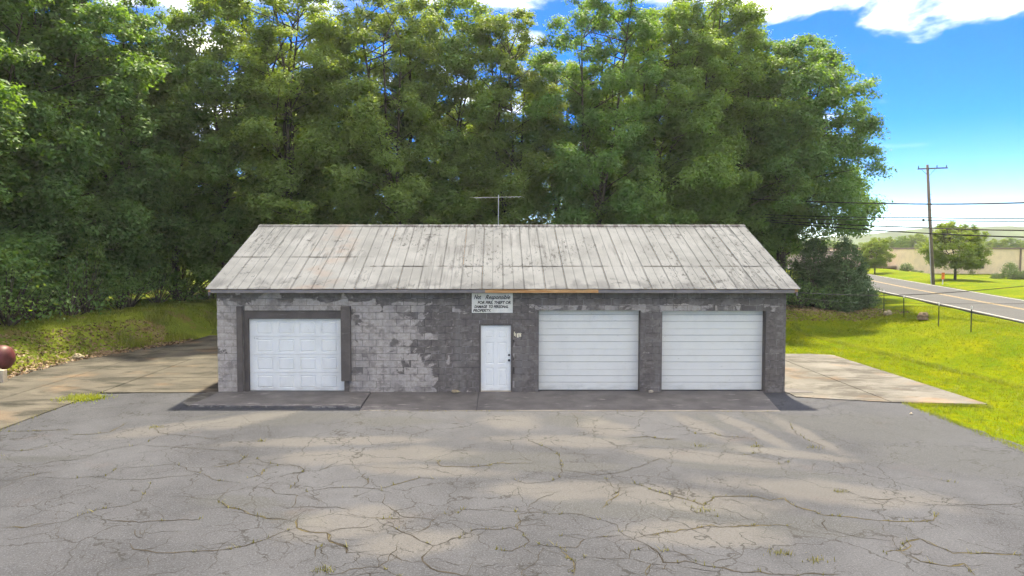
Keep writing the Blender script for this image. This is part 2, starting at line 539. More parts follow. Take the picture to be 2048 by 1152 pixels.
def apron_mat():
    k = NM('painted_apron', .85)
    p = k.pos()
    n = k.noise(p, 1.1, 6, .6)
    c = k.mix(k.step(n, .3, .7), (0.088, 0.081, 0.086), (0.145, 0.134, 0.138))
    s = k.noise(k.scale(p, (.8, 2.2, 1)), 1.6, 7, .68)
    c = k.mix(k.step(s, .60, .68, 0, .7), c, (0.36, 0.335, 0.325))
    fr = k.math('MULTIPLY', k.step(k.xyz(p)[1], -1.55, -1.75), k.step(k.noise(k.scale(p, (.8, 4, 1)), 2.2, 6, .7), .52, .58))
    fr = k.math('MULTIPLY', fr, k.step(k.xyz(p)[0], -2.2, -3.2))
    c = k.mix(k.math('MULTIPLY', fr, .6), c, (0.34, 0.32, 0.305))
    k.color(c)
    k.bump(k.noise(p, 40, 4), .25, .006)
    return k.m
M['apron'] = apron_mat()
M['crack'] = plain('crack_dirt', (0.028, 0.023, 0.019), 1.0, .5, 4)
M['crackmoss'] = plain('crack_moss', (0.060, 0.048, 0.020), 1.0, .5, 4)

def ground_mat():
    k = NM('grassy_ground', 1.0)
    p = k.pos()
    s = k.xyz(p)
    n = k.noise(p, .5, 6, .6)
    f = k.noise(k.scale(p, (1, 1, 1)), 9, 5, .7)
    m = k.noise(k.scale(p, (1.2, .35, 1), rot=(0, 0, R(-15))), 1.2, 5, .6)
    g = k.mix(k.step(n, .3, .7), (0.075, 0.122, 0.004), (0.145, 0.168, 0.003))
    g = k.mix(k.step(m, .45, .7, 0, .6), g, (0.19, 0.18, 0.003))
    g = k.mix(k.step(f, .48, .66, 0, .7), g, (0.065, 0.11, 0.005))
    tuft = k.noise(k.scale(p, (1.6, 1.0, 1), rot=(0, 0, R(20))), 2.6, 6, .7)
    g = k.mix(k.step(tuft, .50, .64, 0, .75), g, (0.055, 0.105, 0.004))
    bare = k.noise(k.scale(p, (1, 1, 1), (2, 5, 1)), .7, 6, .65)
    g = k.mix(k.step(bare, .66, .74, 0, .6), g, (0.14, 0.105, 0.055))
    # woodland floor and the bank at the left, duller and browner than the mown lawn
    left = k.mix(k.step(n, .35, .65), (0.090, 0.120, 0.018), (0.150, 0.180, 0.025))
    lit = k.noise(p, .55, 5, .65)
    left = k.mix(k.step(lit, .56, .64, 0, .8), left, (0.15, 0.095, 0.055))
    left = k.mix(k.step(f, .55, .7, 0, .5), left, (0.05, 0.04, 0.022))
    wood = k.math('MAXIMUM', k.step(s[0], -9, -11), k.math('MULTIPLY', k.step(s[1], 16.5, 19.5), k.step(s[0], 21.5, 19)))
    k.color(k.mix(wood, g, left))
    k.bump(f, .8, .05)
    return k.m
M['ground'] = ground_mat()

def road_mat():
    k = NM('road_asphalt', .9)
    p = k.pos()
    c = k.mix(k.step(k.noise(p, .4, 5), .3, .7), (0.052, 0.052, 0.055), (0.066, 0.065, 0.069))
    k.color(k.mix(k.step(k.noise(p, 30, 3), .55, .75, 0, .5), c, (0.14, 0.135, 0.135)))
    return k.m
M['road'] = road_mat()
M['yellowline'] = plain('faded_yellow_paint', (0.28, 0.20, 0.095), .8, .25, 3)
M['whiteline'] = plain('faded_white_paint', (0.36, 0.35, 0.33), .8, .2, 3)
def bark_mat():
    k = NM('bark', .95)
    p = k.objco()
    g = k.noise(k.scale(p, (9, 9, 1.2)), 1.6, 6, .65)
    k.color(k.mix(k.step(g, .35, .65), (0.035, 0.028, 0.022), (0.115, 0.095, 0.078)))
    k.bump(g, .7, .05)
    return k.m
M['bark'] = bark_mat()
M['leaf'] = leaf_mat('summer_leaves', (0.0710, 0.1299, 0.0417), (0.1462, 0.2453, 0.0789), (0.2506, 0.3713, 0.0290))
M['leafdark'] = leaf_mat('deep_green_leaves', (0.0626, 0.1273, 0.0486), (0.1232, 0.2281, 0.0789), (0.1879, 0.3315, 0.0290))
M['leafwarm'] = leaf_mat('olive_leaves', (0.0835, 0.1379, 0.0464), (0.1618, 0.2453, 0.0789), (0.3028, 0.3978, 0.0290))
M['leafmaple'] = leaf_mat('maple_leaves', (0.070, 0.140, 0.022), (0.165, 0.240, 0.035), (0.28, 0.36, 0.02))
M['cedar'] = leaf_mat('cedar_sprays', (0.055, 0.105, 0.045), (0.110, 0.180, 0.075), (0.09, 0.16, 0.03), .2)
M['hedge'] = leaf_mat('clipped_leaves', (0.055, 0.105, 0.026), (0.120, 0.185, 0.045), (0.14, 0.20, 0.03), .2)
M['grass'] = leaf_mat('lawn_blades', (0.055, 0.105, 0.004), (0.185, 0.190, 0.004), (0.27, 0.28, 0.005), .35, 3.2)
for _n in ('grassy_ground', 'lawn_blades'):
    for _q in bpy.data.materials[_n].node_tree.nodes:
        if _q.type == 'BSDF_PRINCIPLED':
            _q.inputs['Specular IOR Level'].default_value = 0.05
M['bankgrass'] = leaf_mat('rough_grass_blades', (0.075, 0.120, 0.016), (0.19, 0.205, 0.035), (0.28, 0.32, 0.02), .35, 1.5)
M['weed'] = leaf_mat('crack_weed_blades', (0.07, 0.085, 0.018), (0.16, 0.135, 0.04), (0.14, 0.14, 0.03), .3)
M['litter'] = leaf_mat('fallen_leaves', (0.13, 0.075, 0.042), (0.30, 0.20, 0.125), (0.1, 0.06, 0.03), .1)
M['tankred'] = plain('faded_red_tank', (0.10, 0.024, 0.028), .5, .3, 3)
M['whblock'] = plain('pale_block', (0.42, 0.36, 0.29), .9, .15, 6, bump=.2)
M['stone'] = plain('field_stone', (0.34, 0.28, 0.19), .95, .3, 9, bump=.4)
M['stump'] = plain('stump_wood', (0.20, 0.14, 0.10), .95, .4, 9, bump=.5)
M['postgreen'] = plain('dark_fence_post', (0.018, 0.026, 0.022), .6, .2)
M['posttip'] = plain('white_post_tip', (0.7, 0.7, 0.68), .6)
M['beige'] = plain('beige_masonry', (0.78, 0.60, 0.40), .9, .06, 1.5)
M['mauve'] = plain('tan_block_wing', (0.42, 0.33, 0.27), .9, .06, 1.5)
M['cap'] = plain('brown_coping', (0.20, 0.15, 0.12), .8)
M['glassdark'] = plain('dark_glazing', (0.03, 0.035, 0.04), .15)
M['orange'] = plain('orange_marker', (0.65, 0.16, 0.03), .6)
M['cable'] = plain('black_cable', (0.020, 0.020, 0.022), .7)
M['hill'] = plain('wooded_hill', (0.055, 0.085, 0.035), 1.0, .45, .03)

# ------------------------------------------------------------------ terrain
def sst(a, b, x):
    t = np.clip((x - a) / (b - a), 0, 1)
    return t * t * (3 - 2 * t)


def road_near(y):
    return np.where(y < 33.4, 22.55 + 0.257 * (y - 9.28), 28.75 + 0.30 * (y - 33.4))


def road_far(y):
    return np.where(y < 22.1, 32.21 + 0.257 * (y - 22.1), 32.21 + 0.305 * (y - 22.1)) + np.where(y < 22.1, -.3 * sst(22, 0, y), 0)


def drive_left(y):
    return np.interp(y, [-20, 2.4, 5.8, 9.3, 13.2, 20], [-16.4, -16.35, -16.25, -14.85, -13.6, -12.5])


def ground_z(x, y):
    x = np.asarray(x, dtype=float)
    y = np.asarray(y, dtype=float)
    d = road_near(y) - x
    dsw = np.clip(4.2 + 0.32 * (y - 1), 3.4, 8.5)
    right = 1.04 * sst(dsw, 0.5, d) - 0.10 * np.exp(-((d - dsw - .2) / .7) ** 2)
    e = x - road_far(y)
    right = np.where(d < 0.5, 1.04, right)
    right = np.where(e > 0.3, 1.04 + 0.22 * sst(.3, 3.0, e) - 1.2 * sst(5, 17, e), right)
    left = 1.25 * sst(0.1, 3.6, drive_left(y) - x)
    back = np.where(x < 9, 1.2, 0.75) * sst(13.2, 19.5, y) * sst(24, 18, x)
    soft = 0.035 * np.sin(x * .9 + 1.3 * np.sin(y * .4)) * np.sin(y * .7 + .5)
    z = np.maximum(np.maximum(left, back), 0) * (x < 15) + right * (x > 11) + np.where((x >= 15), np.maximum(back - right, 0), 0)
    edge = sst(0.05, 0.5, np.maximum(left, np.maximum(back, np.abs(right))))
    z = z + soft * edge - 0.035
    far = np.hypot(x, y)
    return z + 1.5 * sst(150, 400, far) * 0


xs = np.unique(np.concatenate([np.arange(-60, 61, 1.0), np.arange(-20, -12, .35), np.arange(9, 26, .35), np.linspace(-1500, -60, 14), np.linspace(60, 1500, 14)]))
ys = np.unique(np.concatenate([np.arange(-50, 100, 1.0), np.arange(-2, 22, .4), np.linspace(100, 1600, 14), np.linspace(-600, -50, 8)]))
GX, GY = np.meshgrid(xs, ys)
GZ = ground_z(GX, GY)
nv, nx = GX.size, len(xs)
m = bpy.data.meshes.new('ground')
idx = np.arange(nv).reshape(GX.shape)
faces = np.stack([idx[:-1, :-1], idx[:-1, 1:], idx[1:, 1:], idx[1:, :-1]], -1).reshape(-1, 4)
m.from_pydata(np.stack([GX, GY, GZ], -1).reshape(-1, 3).tolist(), [], faces.tolist())
m.polygons.foreach_set('use_smooth', [True] * len(m.polygons))
tag(obj('ground', m, M['ground']), 'mown lawn and rough grass bank around the block garage', 'ground', kind='structure')


def gz(x, y):
    return float(ground_z(x, y))


def sheet(name, poly, z, mat, depth=0.12):
    return MB().prism(poly, z - depth, z).build(name, mat)


# asphalt lot with ragged edges
def ragged(a, b, n, amp, rng):
    a, b = Vector(a), Vector(b)
    nrm = Vector((-(b - a).y, (b - a).x)).normalized()
    return [tuple(a.lerp(b, i / n) + nrm * rng.uniform(-amp, amp)) for i in range(n)]


rg = random.Random(3)
outline = (ragged((-11.72, -48), (-11.70, -0.15), 70, .05, rg) + ragged((-11.70, -.15), (-8.4, -.02), 8, .05, rg)
           + [(-8.35, .06), (8.6, .06)] + ragged((8.6, -.62), (11.3, -1.38), 8, .06, rg) + ragged((11.3, -1.38), (11.05, -48), 110, .13, rg))
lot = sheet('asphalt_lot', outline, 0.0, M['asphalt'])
tag(lot, 'cracked grey asphalt lot in front of the garage', 'parking lot', kind='structure')

# crack ribbons, traced where they run over the lot (metres)
CRACKS = [[(-9.82,-4.66),(-9.33,-4.63),(-8.97,-4.43),(-8.98,-3.97),(-9.03,-3.56)],[(-8.12,-4.05),(-7.78,-4.51),(-7.32,-4.66),(-6.83,-4.8),(-6.57,-4.87),(-6.21,-5.08)],[(-7.65,-4.66),(-7.67,-5.29),(-7.79,-5.49),(-8.04,-5.71),(-8.25,-5.87),(-8.32,-6.12),(-8.36,-6.41),(-8.5,-6.53),(-8.8,-6.61),(-8.99,-6.84),(-9.24,-6.97)],[(-7.76,-5.49),(-7.37,-5.59),(-6.67,-5.68),(-6.02,-5.83),(-5.36,-5.97)],[(-10.35,-5.91),(-9.99,-5.91),(-9.75,-5.75),(-9.68,-5.49)],[(-9.08,-7.85),(-8.87,-7.76),(-8.72,-7.51),(-8.52,-7.25)],[(-8.67,-7.54),(-8.4,-7.65),(-7.86,-7.7),(-7.57,-7.6),(-7.32,-7.54),(-7.35,-7.13),(-7.12,-7.06),(-6.76,-6.97),(-6.55,-6.86),(-6.29,-6.84),(-5.99,-7.13),(-5.62,-7.39),(-5.25,-7.73),(-4.95,-7.85),(-4.68,-7.92)],[(-7.57,-7.6),(-7.15,-7.73),(-6.63,-7.76),(-6.2,-7.66),(-5.84,-7.54),(-5.6,-7.44)],[(-5.14,-6.12),(-5.14,-6.7),(-5.28,-6.92),(-5.54,-7.02)],[(-5.1,-6.81),(-4.75,-6.81),(-4.37,-6.92)],[(-4.84,-6.47),(-4.65,-6.7),(-4.26,-6.86),(-3.85,-6.97),(-3.7,-7.18),(-3.73,-7.54),(-3.64,-7.78),(-3.66,-8.19)],[(-3.7,-7.18),(-3.31,-7.13),(-3.24,-6.86),(-2.97,-6.41)],[(-4.62,-7.68),(-4.42,-7.49),(-4.49,-7.18),(-4.31,-6.92)],[(-4.44,-8.19),(-4.29,-8.15),(-3.97,-8.28),(-3.84,-8.49),(-3.43,-8.58),(-3.39,-8.82),(-3.37,-9.13),(-2.96,-9.13),(-2.4,-9.16)],[(-3.43,-8.58),(-3.2,-8.32),(-2.96,-8.19),(-2.61,-8.15)],[(-6.26,-7.87),(-6.19,-8.32),(-6.02,-8.82),(-6.22,-9.1),(-6.53,-9.25),(-6.61,-9.39),(-6.71,-9.61),(-6.76,-9.75),(-6.89,-9.78)],[(-7.58,-9.98),(-7.18,-9.95),(-7.0,-9.78)],[(-6.48,-10.3),(-6.64,-10.04),(-6.8,-9.85)],[(-6.23,-9.68),(-5.89,-9.71),(-5.46,-9.73),(-5.1,-9.7),(-4.67,-9.64)],[(-5.66,-8.62),(-5.35,-8.64),(-5.02,-8.74),(-4.74,-8.78),(-4.73,-8.49),(-4.69,-7.96)],[(-4.74,-8.78),(-4.55,-8.98),(-4.4,-9.15),(-4.2,-9.21),(-3.82,-9.5),(-3.63,-9.61),(-3.25,-9.68)],[(-5.48,-10.04),(-5.33,-10.3),(-5.19,-10.36)],[(-5.3,-10.54),(-5.15,-10.74),(-4.84,-10.82),(-4.65,-10.86),(-4.38,-10.82),(-4.13,-10.79),(-3.88,-10.76),(-3.59,-10.62),(-3.37,-10.39),(-3.24,-10.17),(-3.04,-9.98)],[(-4.84,-10.82),(-4.73,-11.14),(-4.58,-11.49)],[(-3.14,-9.5),(-3.04,-9.98),(-2.81,-10.14),(-2.54,-10.17),(-2.42,-10.48),(-2.14,-10.68),(-2.1,-10.88)],[(-2.55,-10.14),(-2.23,-9.98)],[(-2.51,-10.54),(-2.56,-10.71),(-2.5,-10.98)],[(-2.4,-11.12),(-2.29,-11.32),(-2.16,-11.52),(-1.92,-11.49)],[(-11.56,-4.36),(-11.08,-4.36),(-10.57,-4.28),(-10.03,-4.25)],[(1.95,-2.53),(2.04,-3.07),(1.95,-3.99),(2.43,-4.07),(2.78,-4.12)],[(0.64,-4.82),(0.81,-5.24),(1.06,-5.64),(1.3,-6.01),(1.29,-6.55),(1.26,-7.2),(1.15,-7.7),(0.97,-7.88),(0.53,-7.96),(0.25,-7.65)],[(0.85,-6.05),(1.3,-6.1),(1.84,-6.17),(2.41,-6.14)],[(-1.21,-6.55),(-1.07,-6.97),(-0.54,-7.01),(-0.24,-6.93),(0.03,-6.77),(0.68,-6.79)],[(-3.02,-6.77),(-2.72,-6.93),(-2.33,-7.06),(-1.83,-7.09),(-1.5,-7.04),(-1.25,-7.2),(-1.07,-6.99)],[(-3.05,-8.2),(-2.72,-8.18),(-2.39,-8.2),(-2.09,-8.26),(-1.79,-8.49)],[(-2.39,-8.2),(-2.33,-7.88),(-2.51,-7.6),(-2.46,-7.35)],[(-2.09,-8.25),(-1.9,-8.11),(-1.57,-7.79),(-1.43,-7.65),(-1.14,-7.71)],[(-1.93,-8.51),(-1.91,-8.91),(-1.71,-9.22),(-1.44,-9.55),(-0.97,-9.65),(-1.05,-9.99),(-1.28,-10.21)],[(-0.97,-9.65),(-0.91,-9.41),(-0.61,-9.37),(-0.56,-9.22),(-0.28,-9.26),(0.08,-9.26),(0.52,-9.35),(0.91,-9.41),(1.37,-9.43),(1.61,-9.65),(1.87,-9.86),(1.91,-10.24),(2.04,-10.34)],[(0.52,-9.33),(0.57,-8.99),(0.73,-8.74),(0.97,-8.55),(1.18,-8.29)],[(-2.01,-9.58),(-1.78,-9.62),(-1.44,-9.58)],[(-2.58,-10.12),(-2.27,-9.99),(-1.99,-9.96),(-1.82,-9.72)],[(-1.8,-9.82),(-1.51,-10.02),(-1.27,-10.24),(-1.1,-10.46),(-0.9,-10.63),(-0.7,-10.46),(-0.39,-10.18),(-0.29,-10.02),(-0.0,-10.05),(0.23,-9.96),(0.34,-10.05),(0.47,-10.4),(0.43,-10.57),(0.22,-10.8),(-0.0,-10.72)],[(-0.9,-10.63),(-0.98,-10.88),(-1.0,-11.12),(-0.87,-11.33),(-0.63,-11.45),(-0.31,-11.54)],[(0.35,-9.44),(0.39,-9.72),(0.31,-10.09)],[(0.43,-10.57),(0.73,-10.63),(1.14,-10.69),(1.3,-10.4),(0.96,-10.27)],[(1.31,-10.38),(1.62,-10.3),(1.91,-10.24)],[(0.68,-10.69),(0.58,-11.07),(0.43,-11.3),(0.33,-11.54)],[(0.93,-10.72),(0.98,-10.91),(1.06,-11.1),(1.01,-11.54)],[(2.04,-10.34),(2.19,-10.6),(2.28,-10.86),(2.27,-11.18)],[(1.23,-10.99),(1.5,-11.05),(1.83,-11.05),(1.91,-10.77),(2.18,-10.63)],[(1.83,-11.05),(2.1,-11.2),(2.42,-11.23)],[(2.1,-11.2),(1.96,-11.54)],[(0.91,-6.88),(1.28,-7.2),(1.62,-7.35),(1.93,-7.5),(2.23,-7.4),(2.76,-7.04),(3.24,-6.55),(3.66,-6.37)],[(2.04,-7.6),(2.1,-8.2),(2.22,-8.2),(2.51,-8.11)],[(2.52,-7.6),(2.51,-7.98),(2.64,-8.07),(2.8,-8.33),(3.02,-8.55)],[(2.22,-8.2),(2.01,-8.71),(1.74,-9.18)],[(-2.24,-11.5),(-2.02,-11.47),(-1.8,-11.33),(-1.58,-11.3),(-1.47,-11.1),(-1.42,-10.66),(-1.42,-10.46)],[(-1.58,-11.3),(-1.27,-11.54)],[(-0.3,-11.12),(-0.38,-11.5)],[(2.89,-4.89),(3.48,-4.82),(3.78,-5.03),(3.98,-5.1)],[(-2.52,-10.15),(-2.43,-10.43),(-2.15,-10.66),(-2.1,-10.86),(-1.82,-10.88)],[(2.04,-10.34),(2.41,-10.18),(2.7,-10.12)],[(4.48,-3.39),(4.51,-4.09),(4.44,-4.57),(4.13,-4.73)],[(3.47,-4.88),(3.77,-5.0),(4.17,-5.03)],[(4.46,-4.57),(4.93,-4.57),(5.27,-4.81),(5.75,-4.96),(5.56,-6.01),(5.14,-6.21),(4.85,-6.08),(4.8,-5.88)],[(7.12,-3.74),(6.93,-4.42),(6.91,-5.03),(7.03,-5.47),(7.17,-5.68)],[(3.99,-5.72),(4.43,-5.81)],[(2.73,-8.28),(2.96,-8.51),(3.24,-8.78),(3.46,-9.07),(3.74,-8.64),(4.0,-8.62),(4.5,-8.64),(4.65,-8.82),(4.95,-8.69),(4.96,-9.11),(5.17,-9.31),(5.24,-9.47),(5.58,-9.54),(5.92,-9.67),(6.23,-9.73),(6.62,-9.74),(6.86,-9.69),(7.17,-9.35)],[(3.24,-8.78),(3.41,-8.33),(3.51,-7.95)],[(3.16,-8.95),(3.23,-9.35),(3.52,-9.54)],[(3.48,-9.11),(3.77,-9.23),(3.91,-9.5),(4.09,-9.8)],[(2.29,-10.28),(2.57,-10.12),(2.92,-10.05),(3.21,-9.91),(3.54,-9.94),(4.07,-9.87),(4.46,-9.89)],[(5.22,-9.5),(5.06,-9.8),(5.01,-10.08),(5.29,-10.28),(5.57,-10.38),(5.8,-10.44)],[(2.2,-10.66),(2.28,-10.84),(2.27,-11.16),(2.69,-11.16),(2.92,-11.29),(3.26,-11.45),(3.69,-11.5),(4.18,-11.48),(4.51,-11.5)],[(2.33,-10.78),(2.53,-10.81),(2.69,-11.16)],[(5.47,-10.84),(5.85,-10.72),(5.99,-10.48),(6.24,-10.38),(6.33,-10.66),(6.4,-10.87),(6.76,-10.87),(7.35,-10.93)],[(7.06,-9.03),(7.53,-9.05),(7.98,-9.01),(8.85,-8.95)],[(7.88,-7.32),(8.14,-7.69),(8.41,-7.99)],[(6.37,-9.84),(6.2,-10.08),(6.24,-10.38)],[(5.68,-10.84),(5.79,-11.13),(6.1,-11.27),(6.35,-11.18),(6.25,-11.54)],[(6.17,-8.69),(6.53,-8.78),(6.87,-8.78)],[(5.52,-6.88),(5.84,-6.7),(6.13,-7.1)]]

rg = random.Random(11)


def jagged(pl):
    out = [Vector(pl[0])]
    for a, b in zip(pl, pl[1:]):
        a, b = Vector(a), Vector(b)
        n = max(2, int((b - a).length / 0.10))
        nr = Vector((-(b - a).y, (b - a).x)).normalized()
        for i in range(1, n + 1):
            o = rg.gauss(0, 0.022) if i < n else 0
            out.append(a.lerp(b, i / n) + nr * o)
    return out


def ribbon(mb, pl, w0, z):
    pts = jagged(pl)
    L, Rr = [], []
    n = len(pts)
    for i, p in enumerate(pts):
        d = (pts[min(i + 1, n - 1)] - pts[max(i - 1, 0)])
        nr = Vector((-d.y, d.x)).normalized()
        w = w0 * rg.uniform(.35, 1.25) * min(1, .25 + min(i, n - 1 - i) * .25)
        L.append((*(p + nr * w), z))
        Rr.append((*(p - nr * w), z))
    v = L + Rr
    mb.add(v, [(i, i + 1, n + i + 1, n + i) for i in range(n - 1)])
    return pts


crk, mossy = MB(), MB()
crack_pts = []
for i, pl in enumerate(CRACKS):
    near = -sum(p[1] for p in pl) / len(pl)
    crack_pts.append(ribbon(crk, pl, (0.0115 if near < 6 else 0.0095) * rg.choice((.6, .8, 1, 1, 1.5)), 0.004))
    if i % 4 == 0:
        ribbon(mossy, pl, 0.012, 0.0025)
# hairline offshoots
for k in range(260):
    pts = rg.choice(crack_pts)
    p = rg.choice(pts)
    a = rg.uniform(0, 2 * math.pi)
    pl = [(p.x, p.y)]
    for s in range(rg.randint(2, 5)):
        a += rg.gauss(0, .5)
        pl.append((pl[-1][0] + .16 * math.cos(a), pl[-1][1] + .13 * math.sin(a)))
    if all(-11.5 < q[0] < 10.8 and q[1] < -2.6 for q in pl):
        ribbon(crk, pl, 0.0045, 0.0035)
tag(crk.build('cracks', M['crack'], lot), kind='stuff')
tag(mossy.build('crack_moss', M['crackmoss'], lot), kind='stuff')

# concrete drive at the left and pad at the right, as separate slabs with open joints
drive = empty('concrete_drive')
tag(drive, 'stained old concrete drive left of the garage', 'driveway', kind='structure')
def dl(y):
    return float(drive_left(y))
ybr = [-14, -9.5, -5.2, -1.6, 2.3, 6.2, 10.0, 13.4]
for i, (y0, y1) in enumerate(zip(ybr, ybr[1:])):
    g = .012
    xm = -11.66
    MB().prism([(dl(y0) + rg.uniform(0, .1), y0 + g), (-13.95, y0 + g), (-13.95, y1 - g), (dl(y1) + rg.uniform(0, .1), y1 - g)], -.1, .022 + rg.uniform(-.006, .006)).build('slab', M['drive'], drive)
    MB().prism([(-13.93, y0 + g), (xm, y0 + g), (xm, y1 - g), (-13.93, y1 - g)], -.1, .020 + rg.uniform(-.006, .006)).build('slab', M['drive'], drive)
    if y1 > 0:
        MB().prism([(xm + .02, max(y0, -.06) + g), (-8.23, max(y0, -.02) + g), (-8.23, y1 - g), (xm + .02, y1 - g)], -.1, .018 + rg.uniform(-.005, .005)).build('slab', M['drive'], drive)
pad = empty('concrete_pad')
tag(pad, 'pale stained concrete pad right of the garage', 'concrete pad', kind='structure')
MB().prism([(8.58, -.66), (10.9, -1.36), (10.9, 3.1), (8.58, 3.1)], -.1, .024).build('slab', M['concrete'], pad)
MB().prism([(10.92, -1.37), (13.37, -1.63), (13.38, 3.1), (10.92, 3.1)], -.1, .028).build('slab', M['concrete'], pad)
MB().prism([(8.58, 3.12), (10.9, 3.12), (10.9, 7.4), (8.58, 7.4)], -.1, .022).build('slab', M['concrete'], pad)
MB().prism([(10.92, 3.12), (13.38, 3.12), (13.37, 7.1), (12.6, 7.4), (10.92, 7.4)], -.1, .025).build('slab', M['concrete'], pad)

# ------------------------------------------------------------------ road
yy = np.concatenate([np.arange(-60, 60, 3.0), np.arange(60, 160, 8.0)])
def road_strip(name, f0, f1, z, mat, parent=None, y0=-60, y1=160, thick=.15):
    q = yy[(yy >= y0) & (yy <= y1)]
    a = [(float(f0(y)), float(y)) for y in q]
    b = [(float(f1(y)), float(y)) for y in q]
    mb = MB()
    n = len(q)
    v = [(x, y, z) for x, y in a] + [(x, y, z) for x, y in b] + [(x, y, z - thick) for x, y in a] + [(x, y, z - thick) for x, y in b]
    f = []
    for i in range(n - 1):
        f += [(i, n + i, n + i + 1, i + 1), (i, i + 1, 2 * n + i + 1, 2 * n + i), (n + i, 3 * n + i, 3 * n + i + 1, n + i + 1)]
    mb.add(v, f)
    return mb.build(name, mat, parent)
road = road_strip('road', road_near, road_far, 1.08, M['road'])
tag(road, 'two-lane grey asphalt road climbing past the lawn', 'road', kind='structure')
mid = lambda y: (road_near(y) + road_far(y)) / 2
road_strip('center_line', lambda y: mid(y) - .16, lambda y: mid(y) - .05, 1.084, M['yellowline'], road, thick=.002)
road_strip('center_line', lambda y: mid(y) + .05, lambda y: mid(y) + .16, 1.084, M['yellowline'], road, thick=.002)
road_strip('edge_line', lambda y: road_near(y) + .18, lambda y: road_near(y) + .30, 1.084, M['whiteline'], road, thick=.002)
road_strip('edge_line', lambda y: road_far(y) - .30, lambda y: road_far(y) - .18, 1.084, M['whiteline'], road, thick=.002)

# ------------------------------------------------------------------ far hills
def hill(name, x0, x1, y, peak, prof, seed, label):
    r = np.random.default_rng(seed)
    n = 90
    X = np.linspace(x0, x1, n)
    t = np.linspace(0, 1, n)
    top = peak * np.interp(t, *prof)
    for k, a in ((9, .03), (23, .015), (51, .01)):
        top = top + peak * a * np.sin(t * k * 6.28 / 2 + r.uniform(0, 6))
    rows = []
    for j, (s, q) in enumerate([(0, 0), (.35, .35), (.7, .78), (1, 1), (1.3, .8), (2.2, 0)]):
        rows.append(np.stack([X, np.full(n, y + s * 120) + r.uniform(-8, 8, n), np.maximum(top, .5) * q - .5], -1))
    V = np.concatenate(rows)
    F = [(j * n + i, j * n + i + 1, (j + 1) * n + i + 1, (j + 1) * n + i) for j in range(5) for i in range(n - 1)]
    mm = bpy.data.meshes.new(name)
    mm.from_pydata(V.tolist(), [], F)
    mm.polygons.foreach_set('use_smooth', [True] * len(F))
    tag(obj(name, mm, M['hill']), label, 'hill', kind='structure')
hill('hill', 120, 800, 390, 22, ([0, .08, .2, .3, .4, .55, .8, 1], [.12, .35, .62, .86, .95, 1.0, .85, .5]), 5, 'hazy wooded hill on the horizon at the right')
hill('hill', -900, 160, 430, 18, ([0, .2, .5, .8, 1], [.5, .9, .6, .5, .2]), 8, 'low wooded hill hidden behind the tall trees')

# ------------------------------------------------------------------ the garage
XL, XR, DEPTH = -8.20, 8.52, 8.6
EAVE_Y, EAVE_Z, RIDGE_Y, RIDGE_Z = -0.42, 3.09, 4.30, 5.06
garage = empty('block_garage')
tag(garage, 'long painted concrete-block garage with weathered metal roof and three white overhead doors', 'garage')
OPEN = [(-7.44, -4.42, 2.43), (-0.50, 0.49, 2.04), (1.245, 4.25, 2.43), (4.876, 7.94, 2.42)]
CORE = 0.007
mb = MB()
edges = [XL + .012]
for a, b, h in OPEN:
    edges += [a, b]
edges.append(XR - .012)
for i in range(0, len(edges), 2):
    mb.box(edges[i], edges[i + 1], CORE, .2, -.25, 2.98)
for a, b, h in OPEN:
    mb.box(a, b, CORE, .2, h, 2.98)
for x0, x1 in ((XL + .012, XL + .2), (XR - .2, XR - .012)):
    mb.prism([(x0, .2), (x1, .2), (x1, DEPTH - .2), (x0, DEPTH - .2)], -.25, 2.98)
    mb.add([(x0, .05, 2.98), (x0, DEPTH - .05, 2.98), (x0, RIDGE_Y, 4.93), (x1, .05, 2.98), (x1, DEPTH - .05, 2.98), (x1, RIDGE_Y, 4.93)],
           [(0, 1, 2), (5, 4, 3), (0, 3, 4, 1), (1, 4, 5, 2), (2, 5, 3, 0)])
mb.box(XL + .012, XR - .012, DEPTH - .2, DEPTH, -.25, 2.98)
wall = mb.build('wall', M['mortar'], garage)

# block courses
CH, BL, J = 0.2032, 0.4064, 0.010
front = []
ncourse = 15
for c in range(ncourse):
    z0, z1 = -.06 + c * CH + J / 2, -.06 + (c + 1) * CH - J / 2
    cuts = []
    zc = (z0 + z1) / 2
    x = XL - (BL / 2 if c % 2 else 0)
    while x < XR:
        a, b = max(x + J / 2, XL), min(x + BL - J / 2, XR)
        segs = [(a, b)]
        for o0, o1, h in OPEN:
            ns = []
            for s0, s1 in segs:
                if z0 < h - .03:
                    if o1 + .004 <= s0 or o0 - .004 >= s1:
                        ns.append((s0, s1))
                    else:
                        if s0 < o0 - .06:
                            ns.append((s0, o0 - .002))
                        if s1 > o1 + .06:
                            ns.append((o1 + .002, s1))
                        if z1 > h + .04:                 # cut lintel piece over the opening
                            ns.append((max(s0, o0 + .002), min(s1, o1 - .002)))
                else:
                    ns.append((s0, s1))
            segs = ns
        for s0, s1 in segs:
            if s1 - s0 < .05:
                continue
            zz0 = z0
            for o0, o1, h in OPEN:
                if z0 < h <= z1 and s1 > o0 and s0 < o1:
                    zz0 = max(zz0, h + .002)
            front.append((s0, s1, zz0, z1))
        x += BL
BLK = {}
